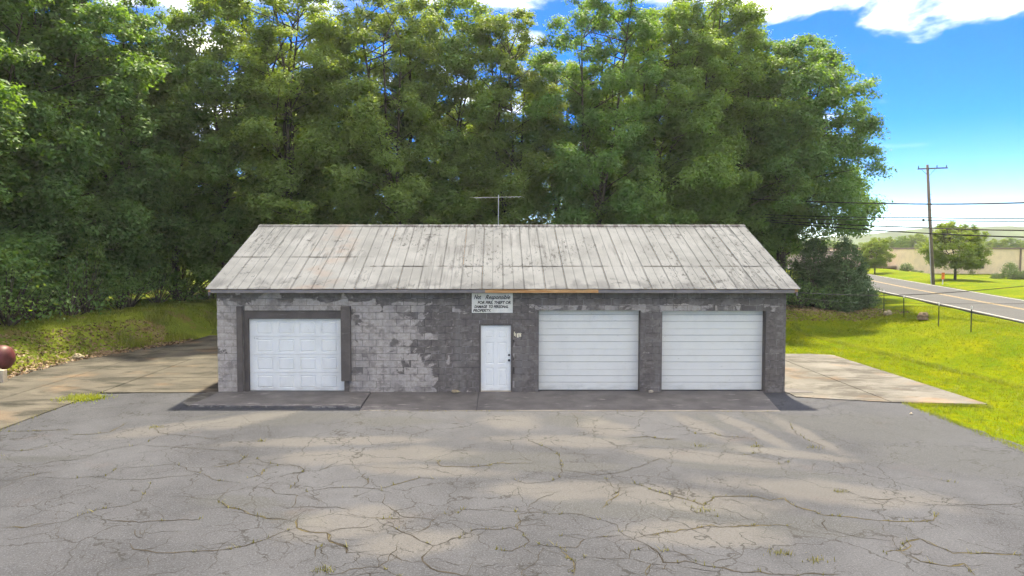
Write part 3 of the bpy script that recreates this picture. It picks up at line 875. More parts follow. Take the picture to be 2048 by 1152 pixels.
def block_mesh(w, h):
    key = (round(w, 3), round(h, 3))
    if key not in BLK:
        w, h = key
        e = .004
        v = [(-w / 2, 0.02, -h / 2), (w / 2, .02, -h / 2), (w / 2, .02, h / 2), (-w / 2, .02, h / 2),
             (-w / 2, e, -h / 2), (w / 2, e, -h / 2), (w / 2, e, h / 2), (-w / 2, e, h / 2),
             (-w / 2 + e, 0, -h / 2 + e), (w / 2 - e, 0, -h / 2 + e), (w / 2 - e, 0, h / 2 - e), (-w / 2 + e, 0, h / 2 - e)]
        f = [(8, 9, 10, 11)]
        for q, r_ in ((0, 4), (4, 8)):
            f += [(q + i, q + (i + 1) % 4, r_ + (i + 1) % 4, r_ + i) for i in range(4)]
        BLK[key] = MB().add(v, f).mesh('block')
    return BLK[key]
rb = random.Random(5)
front.sort(key=lambda s: -(s[1] - s[0]) * (s[3] - s[2]))
rest = MB()
for i, (s0, s1, z0, z1) in enumerate(front):
    yo = rb.uniform(-.0025, .0015)
    if i < 300:
        obj('block', block_mesh(s1 - s0, z1 - z0), M['block'], wall, ((s0 + s1) / 2, yo, (z0 + z1) / 2))
    else:
        rest.box(s0, s1, yo, .02, z0, z1)
for xf, sgn in ((XL, 1), (XR, -1)):                    # the two gable walls
    for c in range(25):
        z0, z1 = -.06 + c * CH + J / 2, -.06 + (c + 1) * CH - J / 2
        y = 0.0 - (BL / 2 if c % 2 == 0 else 0)
        while y < DEPTH:
            a, b = max(y + J / 2, .025), min(y + BL - J / 2, DEPTH)
            if z1 > 2.95:
                k = (z1 - 2.90) / (4.95 - 2.90) * RIDGE_Y
                a, b = max(a, k), min(b, DEPTH - k)
            if b - a > .08:
                rest.box(min(xf, xf + sgn * .02), max(xf, xf + sgn * .02), a, b, z0, z1)
            y += BL
tag(rest.build('block_courses', M['block'], wall), kind='stuff')

# roof
roof = MB().add([(XL - .10, EAVE_Y + .06, EAVE_Z - .03), (XR + .18, EAVE_Y + .06, EAVE_Z - .03), (XR + .18, RIDGE_Y, RIDGE_Z - .03), (XL - .10, RIDGE_Y, RIDGE_Z - .03),
                 (XL - .10, 2 * RIDGE_Y - EAVE_Y - .06, EAVE_Z - .03), (XR + .18, 2 * RIDGE_Y - EAVE_Y - .06, EAVE_Z - .03),
                 (XL - .10, EAVE_Y + .06, EAVE_Z - .09), (XR + .18, EAVE_Y + .06, EAVE_Z - .09), (XR + .18, RIDGE_Y, RIDGE_Z - .09), (XL - .10, RIDGE_Y, RIDGE_Z - .09),
                 (XL - .10, 2 * RIDGE_Y - EAVE_Y - .06, EAVE_Z - .09), (XR + .18, 2 * RIDGE_Y - EAVE_Y - .06, EAVE_Z - .09)],
                [(0, 1, 2, 3), (3, 2, 5, 4), (6, 9, 8, 7), (9, 10, 11, 8), (0, 6, 7, 1), (4, 5, 11, 10), (0, 3, 9, 6), (3, 4, 10, 9), (1, 7, 8, 2), (2, 8, 11, 5)]).build('roof', M['rawwood'], garage)
SL = math.hypot(RIDGE_Y - EAVE_Y, RIDGE_Z - EAVE_Z)
ANG = math.atan2(RIDGE_Z - EAVE_Z, RIDGE_Y - EAVE_Y)
PX0, PX1, NP = -8.36, 8.77, 28
PW = (PX1 - PX0) / NP
PROF = [(-.306, 0), (-.299, .001), (-.290, .016), (-.281, .001), (-.012, 0), (0, .013), (.012, 0), (.281, .001), (.290, .013), (.299, -.002), (.306, -.003)]
PM = {}
def panel_mesh(L):
    L = round(L, 2)
    if L not in PM:
        v, f = [], []
        n = len(PROF)
        for yv in (0, L * .33, L * .66, L):
            for x, z in PROF:
                v.append((x * PW / .612, yv, z + (.003 * math.sin(yv * 3 + x * 9) if 0 < yv < L else 0)))
        for j in range(3):
            f += [(j * n + i, j * n + i + 1, (j + 1) * n + i + 1, (j + 1) * n + i) for i in range(n - 1)]
        mm = MB().add(v, f).mesh('roof_panel')
        PM[L] = mm
    return PM[L]
rp = random.Random(9)
def panel(xc, s0, s1, lift):
    y0 = EAVE_Y + (RIDGE_Y - EAVE_Y) * s0
    z0 = EAVE_Z + (RIDGE_Z - EAVE_Z) * s0 + lift
    o = obj('roof_panel', panel_mesh((s1 - s0) * SL), M['roof'], roof, (xc + rp.uniform(-.004, .004), y0 + (rp.uniform(-.018, .01) if s0 == 0 else 0), z0 + rp.uniform(0, .003)), (ANG, 0, rp.uniform(-.0012, .0012)))
    return o
for i in range(NP):
    xc = PX0 + (i + .5) * PW
    lap = .45 if xc < -4.0 else .31
    panel(xc, 0, lap + .025, 0)
    panel(xc, lap - (rp.uniform(0, .004)), 1.0, .010)
back = MB()
for i in range(NP):
    xc = PX0 + (i + .5) * PW
    n = len(PROF)
    v = [(xc + x * PW / .612, 2 * RIDGE_Y - EAVE_Y, EAVE_Z + z) for x, z in PROF] + [(xc + x * PW / .612, RIDGE_Y, RIDGE_Z + z) for x, z in PROF]
    back.add(v, [(k, n + k, n + k + 1, k + 1) for k in range(n - 1)])
tag(back.build('rear_panels', M['roof'], roof), kind='stuff')
capm = MB()
capm.add([(PX0 - .01, RIDGE_Y - .15, RIDGE_Z - .035), (PX1 + .01, RIDGE_Y - .15, RIDGE_Z - .035), (PX1 + .01, RIDGE_Y, RIDGE_Z + .035), (PX0 - .01, RIDGE_Y, RIDGE_Z + .035), (PX0 - .01, RIDGE_Y + .15, RIDGE_Z - .035), (PX1 + .01, RIDGE_Y + .15, RIDGE_Z - .035)],
         [(0, 1, 2, 3), (3, 2, 5, 4)])
capm.build('ridge_cap', M['roof'], roof)
# fascia boards, one raw replacement
for x0, x1, mt, dz in ((-8.22, -3.9, 'fascia', 0), (-3.895, -.315, 'fascia', .004), (-.31, 2.945, 'rawwood', .006), (2.95, 5.16, 'fascia', 0), (5.165, 8.29, 'fascia', -.004), (8.295, 8.60, 'fascia', -.004)):
    fb = MB().box(x0, x1, EAVE_Y + .02, EAVE_Y + .058, EAVE_Z - .118 + dz, EAVE_Z - .02 + dz * .3).build('fascia_board', M[mt], roof, bevel=.004)
    if mt == 'rawwood':
        fb['label'] = 'unpainted replacement fascia board'
for sx in (XL - .10, XR + .14):                        # barge boards and soffit
    MB().add([(sx, EAVE_Y + .06, EAVE_Z - .2), (sx + .04, EAVE_Y + .06, EAVE_Z - .2), (sx + .04, RIDGE_Y, RIDGE_Z - .2), (sx, RIDGE_Y, RIDGE_Z - .2),
              (sx, EAVE_Y + .06, EAVE_Z - .095), (sx + .04, EAVE_Y + .06, EAVE_Z - .095), (sx + .04, RIDGE_Y, RIDGE_Z - .095), (sx, RIDGE_Y, RIDGE_Z - .095)],
             [(0, 1, 2, 3), (4, 7, 6, 5), (0, 4, 5, 1), (1, 5, 6, 2), (2, 6, 7, 3), (3, 7, 4, 0)]).build('barge_board', M['fascia'], roof)
MB().box(XL, XR, EAVE_Y + .06, -.004, EAVE_Z - .115, EAVE_Z - .09).build('soffit', M['trim'], roof)

# panelled overhead door at the left
door = empty('overhead_door', parent=garage)
DX0, DX1, DZ0, DZ1, DY = -7.31, -4.50, .03, 2.175, .17
sw, sh = DX1 - DX0, (DZ1 - DZ0) / 4
def panelled(w, h, cols, rows, mx, my, gx, gy, inset=.020, flat=.035):
    """a door leaf with raised-and-fielded panels pressed into it, front face towards -Y"""
    mb = MB()
    pw = (w - 2 * mx - (len(cols) - 1) * gx)
    xs_, zs_ = [0], [0]
    x = mx
    cells_x = []
    for c in cols:
        cells_x.append((x, x + pw * c / sum(cols)))
        x = cells_x[-1][1] + gx
    ph = (h - 2 * my - (len(rows) - 1) * gy)
    z = my
    cells_z = []
    for r_ in rows:
        cells_z.append((z, z + ph * r_ / sum(rows)))
        z = cells_z[-1][1] + gy
    X = [0] + [q for c in cells_x for q in c] + [w]
    Z = [0] + [q for c in cells_z for q in c] + [h]
    for i in range(len(X) - 1):
        for j in range(len(Z) - 1):
            x0, x1, z0, z1 = X[i], X[i + 1], Z[j], Z[j + 1]
            if i % 2 and j % 2:
                r0 = [(x0, 0, z0), (x1, 0, z0), (x1, 0, z1), (x0, 0, z1)]
                def ring(e, y):
                    return [(x0 + e, y, z0 + e), (x1 - e, y, z0 + e), (x1 - e, y, z1 - e), (x0 + e, y, z1 - e)]
                v = r0 + ring(.010, inset) + ring(.010 + flat * .4, inset) + ring(.010 + flat, .002)
                f = []
                for q in range(3):
                    f += [(q * 4 + k, q * 4 + (k + 1) % 4, q * 4 + 4 + (k + 1) % 4, q * 4 + 4 + k) for k in range(4)]
                f.append((12, 13, 14, 15))
                mb.add(v, f)
            else:
                mb.add([(x0, 0, z0), (x1, 0, z0), (x1, 0, z1), (x0, 0, z1)], [(0, 1, 2, 3)])
    mb.add([(0, 0, 0), (w, 0, 0), (w, 0, h), (0, 0, h), (0, .04, 0), (w, .04, 0), (w, .04, h), (0, .04, h)],
           [(0, 4, 5, 1), (1, 5, 6, 2), (2, 6, 7, 3), (3, 7, 4, 0), (4, 7, 6, 5)])
    bm = bmesh.new()
    me = bpy.data.meshes.new('leaf')
    me.from_pydata(mb.v, [], mb.f)
    bm.from_mesh(me)
    bmesh.ops.remove_doubles(bm, verts=bm.verts, dist=1e-5)
    bmesh.ops.recalc_face_normals(bm, faces=bm.faces)
    bm.to_mesh(me)
    bm.free()
    return me
sec = panelled(sw, sh - .007, [1, 1, 1, 1], [1], .21, .075, .16, 0)
for i in range(4):
    obj('door_section', sec, M['door'], door, (DX0, DY + rb.uniform(0, .004), DZ0 + i * sh))
MB().box(DX0 + .01, DX1 - .01, DY + .05, DY + .07, DZ0, DZ1).build('backing', M['groove'], door)
MB().box(DX0, DX1, DY + .004, DY + .035, -.02, DZ0).build('bottom_seal', M['rubber'], door)
MB().box(DX0 + .14, DX0 + .155, DY - .012, DY, 1.585, 1.61).build('lock', M['darkmetal'], door)
MB().box(DX0 + .215, DX0 + .235, DY - .012, DY, 1.57, 1.59).build('lock', M['darkmetal'], door)
# its timber surround
sur = empty('door_surround', parent=garage)
MB().box(-7.438, DX0 - .004, .06, .2, -.05, 2.43).build('jamb', M['trim'], sur)
MB().box(DX0 - .003, -4.425, .06, .2, DZ1 + .004, 2.428).build('header', M['trim'], sur)
MB().box(DX1 + .004, -4.425, .09, .2, -.05, DZ1).build('jamb', M['trim'], sur)
MB().box(-7.60, -7.44, -.09, -.003, -.05, 2.56).build('post', M['trim'], sur, bevel=.006)
MB().box(-4.54, -4.26, -.13, -.003, .36, 2.56).build('post', M['trim'], sur, bevel=.006)
MB().box(-4.44, -4.33, -.05, -.003, -.03, .352).build('post_stub', M['trim'], sur)

# two ribbed steel overhead doors
def ribbed(x0, x1, top):
    d = empty('ribbed_overhead_door', parent=garage)
    zb = .035
    h = (top - zb) / 4
    prof = []
    for c in (.31, .63):
        prof += [(h * (1 - c) - .011, 0), (h * (1 - c) - .004, .016), (h * (1 - c) + .004, .016), (h * (1 - c) + .011, 0)]
    prof = [(0.002, .006), (.010, 0)] + sorted(prof) + [(h - .010, 0), (h - .002, .006)]
    n = len(prof)
    v = [(0, y, z) for z, y in prof] + [(x1 - x0, y, z) for z, y in prof]
    f = [(k, n + k, n + k + 1, k + 1) for k in range(n - 1)]
    v += [(0, .045, .002), (x1 - x0, .045, .002), (x1 - x0, .045, h - .002), (0, .045, h - .002)]
    b = 2 * n
    f += [(b, b + 3, b + 2, b + 1), (0, b, b + 1, n), (n - 1, 2 * n - 1, b + 2, b + 3)]
    me = MB().add(v, f).mesh('door_section')
    me.materials.append(M['doorcream'])
    me.materials.append(M['groove'])
    for p in me.polygons:
        ys_ = [me.vertices[i].co.y for i in p.vertices]
        if min(ys_) > .010 and max(ys_) < .03:
            p.material_index = 1
    for i in range(4):
        obj('door_section', me, None, d, (x0, .245 + rb.uniform(0, .003), zb + i * h))
    MB().box(x0, x1, .25, .275, -.02, zb).build('bottom_seal', M['rubber'], d)
    MB().box(x0 - .12, x1 + .12, .305, .32, -.05, top + .1).build('backing', M['groove'], d)
    return d
for (x0, x1, top) in (OPEN[2], OPEN[3]):
    d = ribbed(x0 + .004, x1 - .004, top + .05)
    MB().box(x0 - .004, x0 + .012, .012, .24, -.05, top - .002).build('jamb', M['trim'], d)
    MB().box(x1 - .012, x1 + .004, .012, .24, -.05, top - .002).build('jamb', M['trim'], d)

# six-panel entrance door
ed = empty('entrance_door', parent=garage)
MB().box(-.498, -.45, -.012, .15, -.03, 2.038).build('frame_post', M['trim'], ed)
MB().box(.44, .488, -.012, .15, -.03, 2.038).build('frame_post', M['trim'], ed)
MB().box(-.4495, .4395, -.010, .15, 1.99, 2.036).build('frame_head', M['trim'], ed)
obj('door_leaf', panelled(.884, 1.925, [1, 1], [.52, .62, .23], .12, .13, .12, .12, .012, .04), M['door'], ed, (-.447, .045, .058))
MB().box(-.449, .439, -.02, .15, -.03, .052).build('threshold', M['whblock'], ed)
def lathe(profile, n=16):
    mb = MB()
    v = [(r_ * math.cos(2 * math.pi * k / n), y, r_ * math.sin(2 * math.pi * k / n)) for r_, y in profile for k in range(n)]
    f = [(j * n + k, j * n + (k + 1) % n, (j + 1) * n + (k + 1) % n, (j + 1) * n + k) for j in range(len(profile) - 1) for k in range(n)]
    f += [tuple(range(n)), tuple((len(profile) - 1) * n + k for k in range(n))]
    return mb.add(v, f)
lathe([(.034, 0), (.034, -.008), (.015, -.012), (.014, -.035), (.028, -.045), (.030, -.06), (.018, -.072)]).build('knob', M['darkmetal'], ed, True, loc=(.385, .045, .955))
lathe([(.032, 0), (.032, -.014), (.024, -.02), (.01, -.022)]).build('deadbolt', M['darkmetal'], ed, True, loc=(.385, .045, 1.11))

# aprons in front of the doors
ap = empty('door_apron', parent=garage)
def wedge(poly, zback, zfront, name, mt='apron'):
    ymin = min(p[1] for p in poly)
    top = [(x, y, zback + (zfront - zback) * (y / ymin if y < 0 else 0)) for x, y in poly]
    n = len(poly)
    v = top + [(x, y, -.12) for x, y in poly]
    f = [tuple(range(n)), tuple(reversed(range(n, 2 * n)))] + [(i, (i + 1) % n, n + (i + 1) % n, n + i) for i in range(n)]
    return MB().add(v, f).build(name, M[mt], ap)
jag = lambda a, b, n, amp: ragged(a, b, n, amp, rb)
wedge(jag((-8.22, -1.86), (-3.62, -2.02), 40, .03) + [(-3.62, -2.02), (-3.69, -.01), (-8.16, -.01)], .035, .05, 'apron_slab')
wedge([(-8.27, -1.80), (-8.21, .02), (-8.5, .02), (-8.75, -.7), (-8.62, -1.4)], .02, .02, 'broken_edge', 'concrete')
wedge(jag((-3.58, -2.30), (-.52, -2.32), 24, .012) + [(-.52, -2.32), (-.515, -.01), (-3.66, -.01)], .02, .006, 'apron_slab')
wedge(jag((-.50, -2.33), (7.42, -2.40), 50, .012) + [(7.42, -2.40), (7.86, -.01), (-.50, -.01)], .03, .007, 'apron_slab')
for x0, x1 in ((-7.43, -4.43), (1.25, 4.245), (4.88, 7.935)):
    MB().box(x0, x1, -.008, .33, -.10, .018).build('sill', M['apron'], ap)
MB().add([(8.53, -.15, .027), (8.53, .9, .027), (9.35, .05, .027), (9.3, -.15, .027), (8.53, -.15, .034), (8.53, .9, .034), (9.35, .05, .034), (9.3, -.15, .034)],
         [(4, 7, 6, 5), (0, 1, 5, 4), (1, 2, 6, 5), (2, 3, 7, 6), (3, 0, 4, 7)]).build('corner_shadow', M['apron'], ap)  # thin dark sheet standing in for the building's shadow at this corner

# wall sign
sign = empty('wall_sign', (-.71, -.004, 2.365))
tag(sign, 'white hand-lettered notice board under the eave above the entrance door', 'sign')
MB().box(0, 1.20, -.034, -.010, 0, .575).build('board', M['signwhite'], sign, bevel=.004)
for x in (.15, 1.0):
    MB().box(x, x + .05, -.010, .004, .08, .5).build('batten', M['rawwood'], sign)
def lettering(text, x, z, size, width, shear=.25, bold=.006):
    cu = bpy.data.curves.new('lettering', 'FONT')
    cu.body = text
    cu.size = size
    cu.shear = shear
    cu.offset = bold
    cu.extrude = .0012
    cu.resolution_u = 3
    tmp = bpy.data.objects.new('tmp', cu)
    COL.objects.link(tmp)
    dg = bpy.context.evaluated_depsgraph_get()
    me = bpy.data.meshes.new_from_object(tmp.evaluated_get(dg))
    bpy.data.objects.remove(tmp)
    co = np.empty(len(me.vertices) * 3)
    me.vertices.foreach_get('co', co)
    co = co.reshape(-1, 3)
    co[:, 0] *= width / (co[:, 0].max() - co[:, 0].min())
    co[:, 0] -= co[:, 0].min()
    me.vertices.foreach_set('co', co.reshape(-1))
    me.materials.clear()
    me.materials.append(M['signink'])
    o = obj('lettering', me, None, sign, (x, -.0362, z), (R(90), 0, 0))
    return o
lettering('Not', .065, .405, .19, .215, .42, .0035)
lettering('Responsible', .395, .405, .175, .735, .42, .0035)
lettering('FOR FIRE, THEFT OR', .17, .265, .115, .97, .25, .0045)
lettering('DAMAGE  TO PERSONAL', .075, .145, .110, 1.0, .25, .0045)
lettering('PROPERTY.', .035, .030, .112, .53, .25, .0045)
# torn paper numbers beside the door
pn = empty('torn_notice', (.53, -.003, 1.63))
tag(pn, 'torn scraps of cream paper stuck to the wall right of the entrance door', 'notice')
for x, z, w, h in ((0, .05, .028, .13), (.035, .03, .018, .10), (.085, 0, .055, .125), (.155, .02, .055, .12), (.10, .10, .12, .03)):
    MB().add([(x, 0, z), (x + w, 0, z + .008), (x + w * .9, 0, z + h), (x - .006, 0, z + h * .94), (x, -.003, z), (x + w, -.004, z + .008), (x + w * .9, -.003, z + h), (x - .006, -.005, z + h * .94)],
             [(4, 5, 6, 7), (0, 4, 7, 3), (1, 2, 6, 5), (2, 3, 7, 6), (0, 1, 5, 4)]).build('scrap', M['paper'], pn)

# television aerial
an = empty('television_aerial', (.08, RIDGE_Y + .25, RIDGE_Z - .12))
tag(an, 'thin metal television aerial standing behind the roof ridge', 'antenna')
MB().tube([(0, 0, 0), (.01, 0, 1.22)], .014, 6).build('mast', M['alu'], an)
bx = empty('boom_array', parent=an)
MB().tube([(-.85, -.12, 1.10), (.82, .12, 1.16)], .007, 6).build('boom', M['alu'], bx)
for i, t in enumerate(np.linspace(0.02, .98, 11)):
    L = .62 - .35 * t
    cx_, cy_, cz_ = -.85 + 1.67 * t, -.12 + .24 * t, 1.10 + .06 * t
    MB().tube([(cx_ - .10 * L - .12 * (i < 5), cy_ - L, cz_ - .02 - .015 * (i % 3)), (cx_, cy_, cz_ + .01), (cx_ + .10 * L + .12 * (i > 6), cy_ + L, cz_ - .01)], .0035, 5).build('element', M['alu'], bx)

# ------------------------------------------------------------------ vegetation
UP = np.array([0, 0, 1.0])


def nrm(a):
    return a / (np.linalg.norm(a, axis=-1, keepdims=True) + 1e-9)


def leaves_from_clumps(cl, rng, per, size, flat=.62, asp=.55, up=.8, droop=.0):
    """cl: rows of (x, y, z, r, outx, outy). returns leaf quads"""
    cl = np.asarray(cl)
    cnt = np.maximum(6, (per * (cl[:, 3] ** 2) * rng.uniform(.55, 1.35, len(cl)))).astype(int)
    ci = np.repeat(np.arange(len(cl)), cnt)
    n = len(ci)
    d = nrm(rng.normal(size=(n, 3)))
    rad = rng.uniform(0, 1, n) ** .5 * rng.choice([1, 1, 1, 1.35], n)
    r = cl[ci, 3]
    P = cl[ci, :3] + d * (rad * r)[:, None] * np.array([1.05, 1.05, flat])
    out = np.concatenate([cl[ci, 4:6], np.zeros((n, 1))], 1)
    N = nrm(UP * up + out * .35 + d * .45 + rng.normal(size=(n, 3)) * .55)
    u = nrm(np.cross(N, rng.normal(size=(n, 3))))
    u[:, 2] -= droop
    u = nrm(u)
    v = nrm(np.cross(N, u))
    L = (size * rng.uniform(.6, 1.3, n))[:, None]
    W = L * asp
    return np.stack([P - u * L * .5, P + v * W * .5 - u * L * .08, P + u * L * .5, P - v * W * .5 - u * L * .08], 1)


def make_tree(seed, H, Rr, base=.10, puffs=62, per=900, leaf=.16, trunk_r=.2, peak=.40, spread=None, puff=.34, forks=4, core=.2):
    """trunk that forks into leaders; the crown is many leafy puffs spread through a lobed envelope"""
    rng = np.random.default_rng(seed)
    wood = MB()
    fz = H * rng.uniform(.22, .34)
    lean = rng.normal(0, .02 * H, 2)
    T = np.array([[0, 0, -.3], [lean[0] * .1, lean[1] * .1, fz * .5], [lean[0] * .3, lean[1] * .3, fz]])
    wood.tube(T.tolist(), [trunk_r * 1.15, trunk_r * .95, trunk_r * .8], 8)
    leaders = []
    a0 = rng.uniform(0, 6.28)
    for k in range(forks):
        a = a0 + k * 6.28 / forks + rng.normal(0, .3)
        tip = np.array([lean[0] + math.cos(a) * Rr * rng.uniform(.15, .5), lean[1] + math.sin(a) * Rr * rng.uniform(.15, .5), H * rng.uniform(.72, .95)])
        m1 = T[2] + (tip - T[2]) * .4 + rng.normal(0, .25, 3)
        leaders.append((T[2], m1, tip))
        wood.tube([T[2].tolist(), m1.tolist(), tip.tolist()], [trunk_r * .55, trunk_r * .36, .03], 6, False)
    lob = rng.uniform(0, 6.28, 4)
    cl = []
    mx = (peak + .06) ** .45 * (1.05 - peak) ** .5
    az = rng.uniform(0, 6.28)
    for i in range(puffs):
        s = (i + rng.uniform(0, 1)) / puffs
        s = s ** .82
        az += 2.399 + rng.normal(0, .3)
        env = Rr * ((s + .06) ** .45 * (1.05 - s) ** .5 / mx) * (1 + .16 * math.sin(2 * az + lob[0] + 3 * s) + .13 * math.sin(3 * az + lob[1] - 5 * s))
        if spread:
            env *= spread(az, s)
        q = rng.uniform(core, 1.0) ** .5
        pr = Rr * puff * rng.uniform(.65, 1.2) * (1 - .45 * s)
        rad = max(0, env * q - pr * .45)
        C = np.array([lean[0] * s + rad * math.cos(az), lean[1] * s + rad * math.sin(az), H * (base + (.96 - base) * s) + rng.normal(0, .25)])
        ld = leaders[rng.integers(0, forks)]
        t = np.clip((C[2] - ld[0][2]) / (ld[2][2] - ld[0][2] + 1e-6) - .12, 0, 1)
        A = ld[0] + (ld[1] - ld[0]) * (t / .4) if t < .4 else ld[1] + (ld[2] - ld[1]) * ((t - .4) / .6)
        if C[2] < T[2][2]:
            A = T[1] + (T[2] - T[1]) * rng.uniform(0, 1)
        md = (A + C) / 2 + UP * rng.uniform(-.1, .35)
        wood.tube([A.tolist(), md.tolist(), C.tolist()], [.04, .024, .008], 4, False)
        hd = np.array([math.cos(az), math.sin(az)])
        for t_ in (.45, .72):
            q_ = A + (C - A) * t_ + UP * .1 + rng.normal(0, .22, 3)
            cl.append((*q_, pr * rng.uniform(.35, .6), hd[0], hd[1]))
        nsub = rng.integers(7, 11)
        for k in range(nsub):
            d = nrm(rng.normal(size=3) + np.array([hd[0] * .7, hd[1] * .7, .45]))
            sub = pr * rng.uniform(.42, .75)
            c = C + d * pr * rng.uniform(.35, 1.1) * np.array([1, 1, .8])
            cl.append((*c, sub, d[0], d[1]))
            if k < 3:
                wood.tube([C.tolist(), c.tolist()], [.014, .004], 3, False)
    lv = leaves_from_clumps(cl, rng, per, leaf, .7, .6)
    return wood.mesh('trunk', True), quads_mesh('crown', lv)


def make_shrub(seed, H, Rr, n=42, per=190, leaf=.13, rounded=False, cone=False):
    rng = np.random.default_rng(seed)
    wood, cl = MB(), []
    for i in range(n):
        s = (i + .5) / n
        az = i * 2.4 + rng.normal(0, .3)
        if cone:
            t = .05 + .93 * s
            rad = Rr * (1 - t) ** .6 * (1.0 if t > .12 else .7) * rng.uniform(.5, 1.12)
            z = t * H + rng.normal(0, .1)
            r_ = .18 + .42 * (1 - t) * rng.uniform(.6, 1.1) * Rr / 1.5
        elif rounded:
            ph = math.acos(1 - 1.0 * s)
            rad = Rr * .78 * math.sin(ph) ** .7
            z = H * (.10 + .72 * math.cos(ph))
            r_ = Rr * .34
        else:
            ph = rng.uniform(0, 1.5)
            rad = Rr * math.sin(ph) * rng.uniform(.5, 1.0)
            z = H * (.12 + .8 * math.cos(ph) * rng.uniform(.6, 1))
            r_ = rng.uniform(.25, .5) * Rr * .55
        c = (rad * math.cos(az), rad * math.sin(az), max(z, r_ * .5))
        cl.append((*c, r_, math.cos(az), math.sin(az)))
        if i % 2 == 0:
            wood.tube([(0, 0, -.15), (c[0] * .5, c[1] * .5, c[2] * .55), c], [.035, .02, .006], 4, False)
    if cone:
        wood.tube([(0, 0, -.3), (0, 0, H * .9)], [.09, .015], 6)
        for k in range(6):
            cl.append((rng.normal(0, .06), rng.normal(0, .06), H * (.86 + .03 * k), .24 - .025 * k, 0, 0))
    lv = leaves_from_clumps(cl, rng, per / (Rr * .5) ** 1.2, leaf, .8 if not cone else 1.0, .55 if not cone else .35, .5 if not cone else .1)
    return wood.mesh('stems', True), quads_mesh('foliage', lv)


def plant(name, tm, loc, rz, sc, mt, label, cat, group=None, parts=('trunk', 'crown')):
    r_ = empty(name, loc, rz)
    r_.scale = sc if hasattr(sc, '__len__') else (sc, sc, sc)
    obj(parts[0], tm[0], M['bark'], r_)
    o = obj(parts[1], tm[1], None, r_)
    if not tm[1].materials:
        tm[1].materials.append(mt)
    o.material_slots[0].link = 'OBJECT'
    o.material_slots[0].material = mt
    return tag(r_, label, cat, group)


ORD = ['first', 'second', 'third', 'fourth', 'fifth', 'sixth', 'seventh', 'eighth', 'ninth', 'tenth', 'eleventh', 'twelfth', 'thirteenth', 'fourteenth', 'fifteenth', 'sixteenth', 'seventeenth']
PROTO = [make_tree(21, 17.6, 4.0, .05, 96, 520, puff=.30), make_tree(22, 17.6, 3.7, .06, 92, 640, leaf=.14, peak=.5, puff=.30),
         make_tree(23, 17.6, 4.5, .04, 100, 380, leaf=.19, peak=.40, puff=.28), make_tree(24, 17.6, 3.5, .06, 92, 700, peak=.58, leaf=.13, puff=.31),
         make_tree(25, 17.6, 4.2, .16, 86, 500, peak=.6, core=.35, puff=.30)]
# px column, distance, tree top above the camera as tangent -> position and height; front edge of the wood
CAMY, CAMH = -20.5, 4.28
def place(px_, Z, top_px):
    x = (px_ - 992) / 1400 * Z
    y = CAMY + Z
    g = gz(x, y)
    return x, y, g, CAMH + (495 - top_px) / 1400 * Z - g
FRONT = [(-250, 26.5, -260, 2, 1.2, 'leafdark'), (-50, 31, -130, 0, 1.15, 'leafdark'), (115, 34.5, -90, 2, 1.05, 'leafdark'), (245, 38.5, -20, 1, 1.15, 'leafdark'), (350, 41.5, 80, 3, 1.0, 'leaf'), (450, 41, -40, 0, 1.1, 'leaf'),
         (585, 41, -60, 3, 1.3, 'leafwarm'), (690, 43.5, 65, 2, .95, 'leaf'), (800, 41, -50, 1, 1.15, 'leafwarm'), (895, 44, -5, 4, 1.1, 'leaf'), (1015, 42, 12, 3, 1.0, 'leafwarm'),
         (1110, 43.5, 105, 0, .9, 'leaf'), (1195, 41.5, -30, 1, 1.05, 'leafdark'), (1300, 43, 0, 0, 1.05, 'leaf'), (1395, 44, -25, 3, 1.15, 'leaf'), (1475, 46, 5, 1, 1.05, 'leaf')]
rt = random.Random(4)
for i, (px_, Z, tp_, pi, wd, mt) in enumerate(FRONT):
    x, y, g, h = place(px_, Z, tp_)
    s = h / 17.6
    wx = s * wd * (.95 if s > 1 else 1.05)
    plant('broadleaf_tree', PROTO[pi], (x, y, g), rt.uniform(0, 6.28), (wx, wx, s), M[mt],
          'tall leafy tree, %s from the left along the front edge of the wood' % ORD[i], 'tree', 'trees along the front edge of the wood')
# the broad tree at the right end of the wood, spreading over the lawn
def lop(az, s):
    c = math.cos(az)
    return 1.0 + (.22 * max(c, 0) if s < .7 else 0) - .2 * max(-c, 0)
right_tree = make_tree(31, 14.8, 5.1, .22, 180, 420, .16, spread=lop, peak=.38, trunk_r=.3, puff=.22, forks=5, core=.35)
x, y, g, h = place(1562, 47, 75)
plant('broadleaf_tree', right_tree, (x, y, g), 0.0, (1.14, 1.14, h / 14.8), M['leafdark'], 'broad spreading tree at the right end of the wood, branches reaching towards the road', 'tree')
BACK = [(-140, 41, -60), (30, 45, 0), (190, 50, 60), (310, 54, 130), (545, 55, 110), (640, 57, 150), (960, 56, 170), (1240, 55, 130), (1440, 55, 100), (1520, 54, 170), (870, 57, 200)]
for i, (px_, Z, tp_) in enumerate(BACK):
    x, y, g, h = place(px_, Z, tp_)
    s = h / 17.6
    plant('broadleaf_tree', PROTO[(i * 2 + 1) % 5], (x, y, g), rt.uniform(0, 6.28), (s * .95, s * .95, s), M[('leaf', 'leafwarm', 'leafdark')[i % 3]],
          'leafy tree deep in the wood, between the last front tree and the broad tree' if px_ == 1520 else 'leafy tree deep in the wood, behind the %s and %s front trees' % tuple(ORD[j] for j in sorted(sorted(range(len(FRONT)), key=lambda j: abs(FRONT[j][0] - px_))[:2])), 'tree', 'trees deep in the wood')
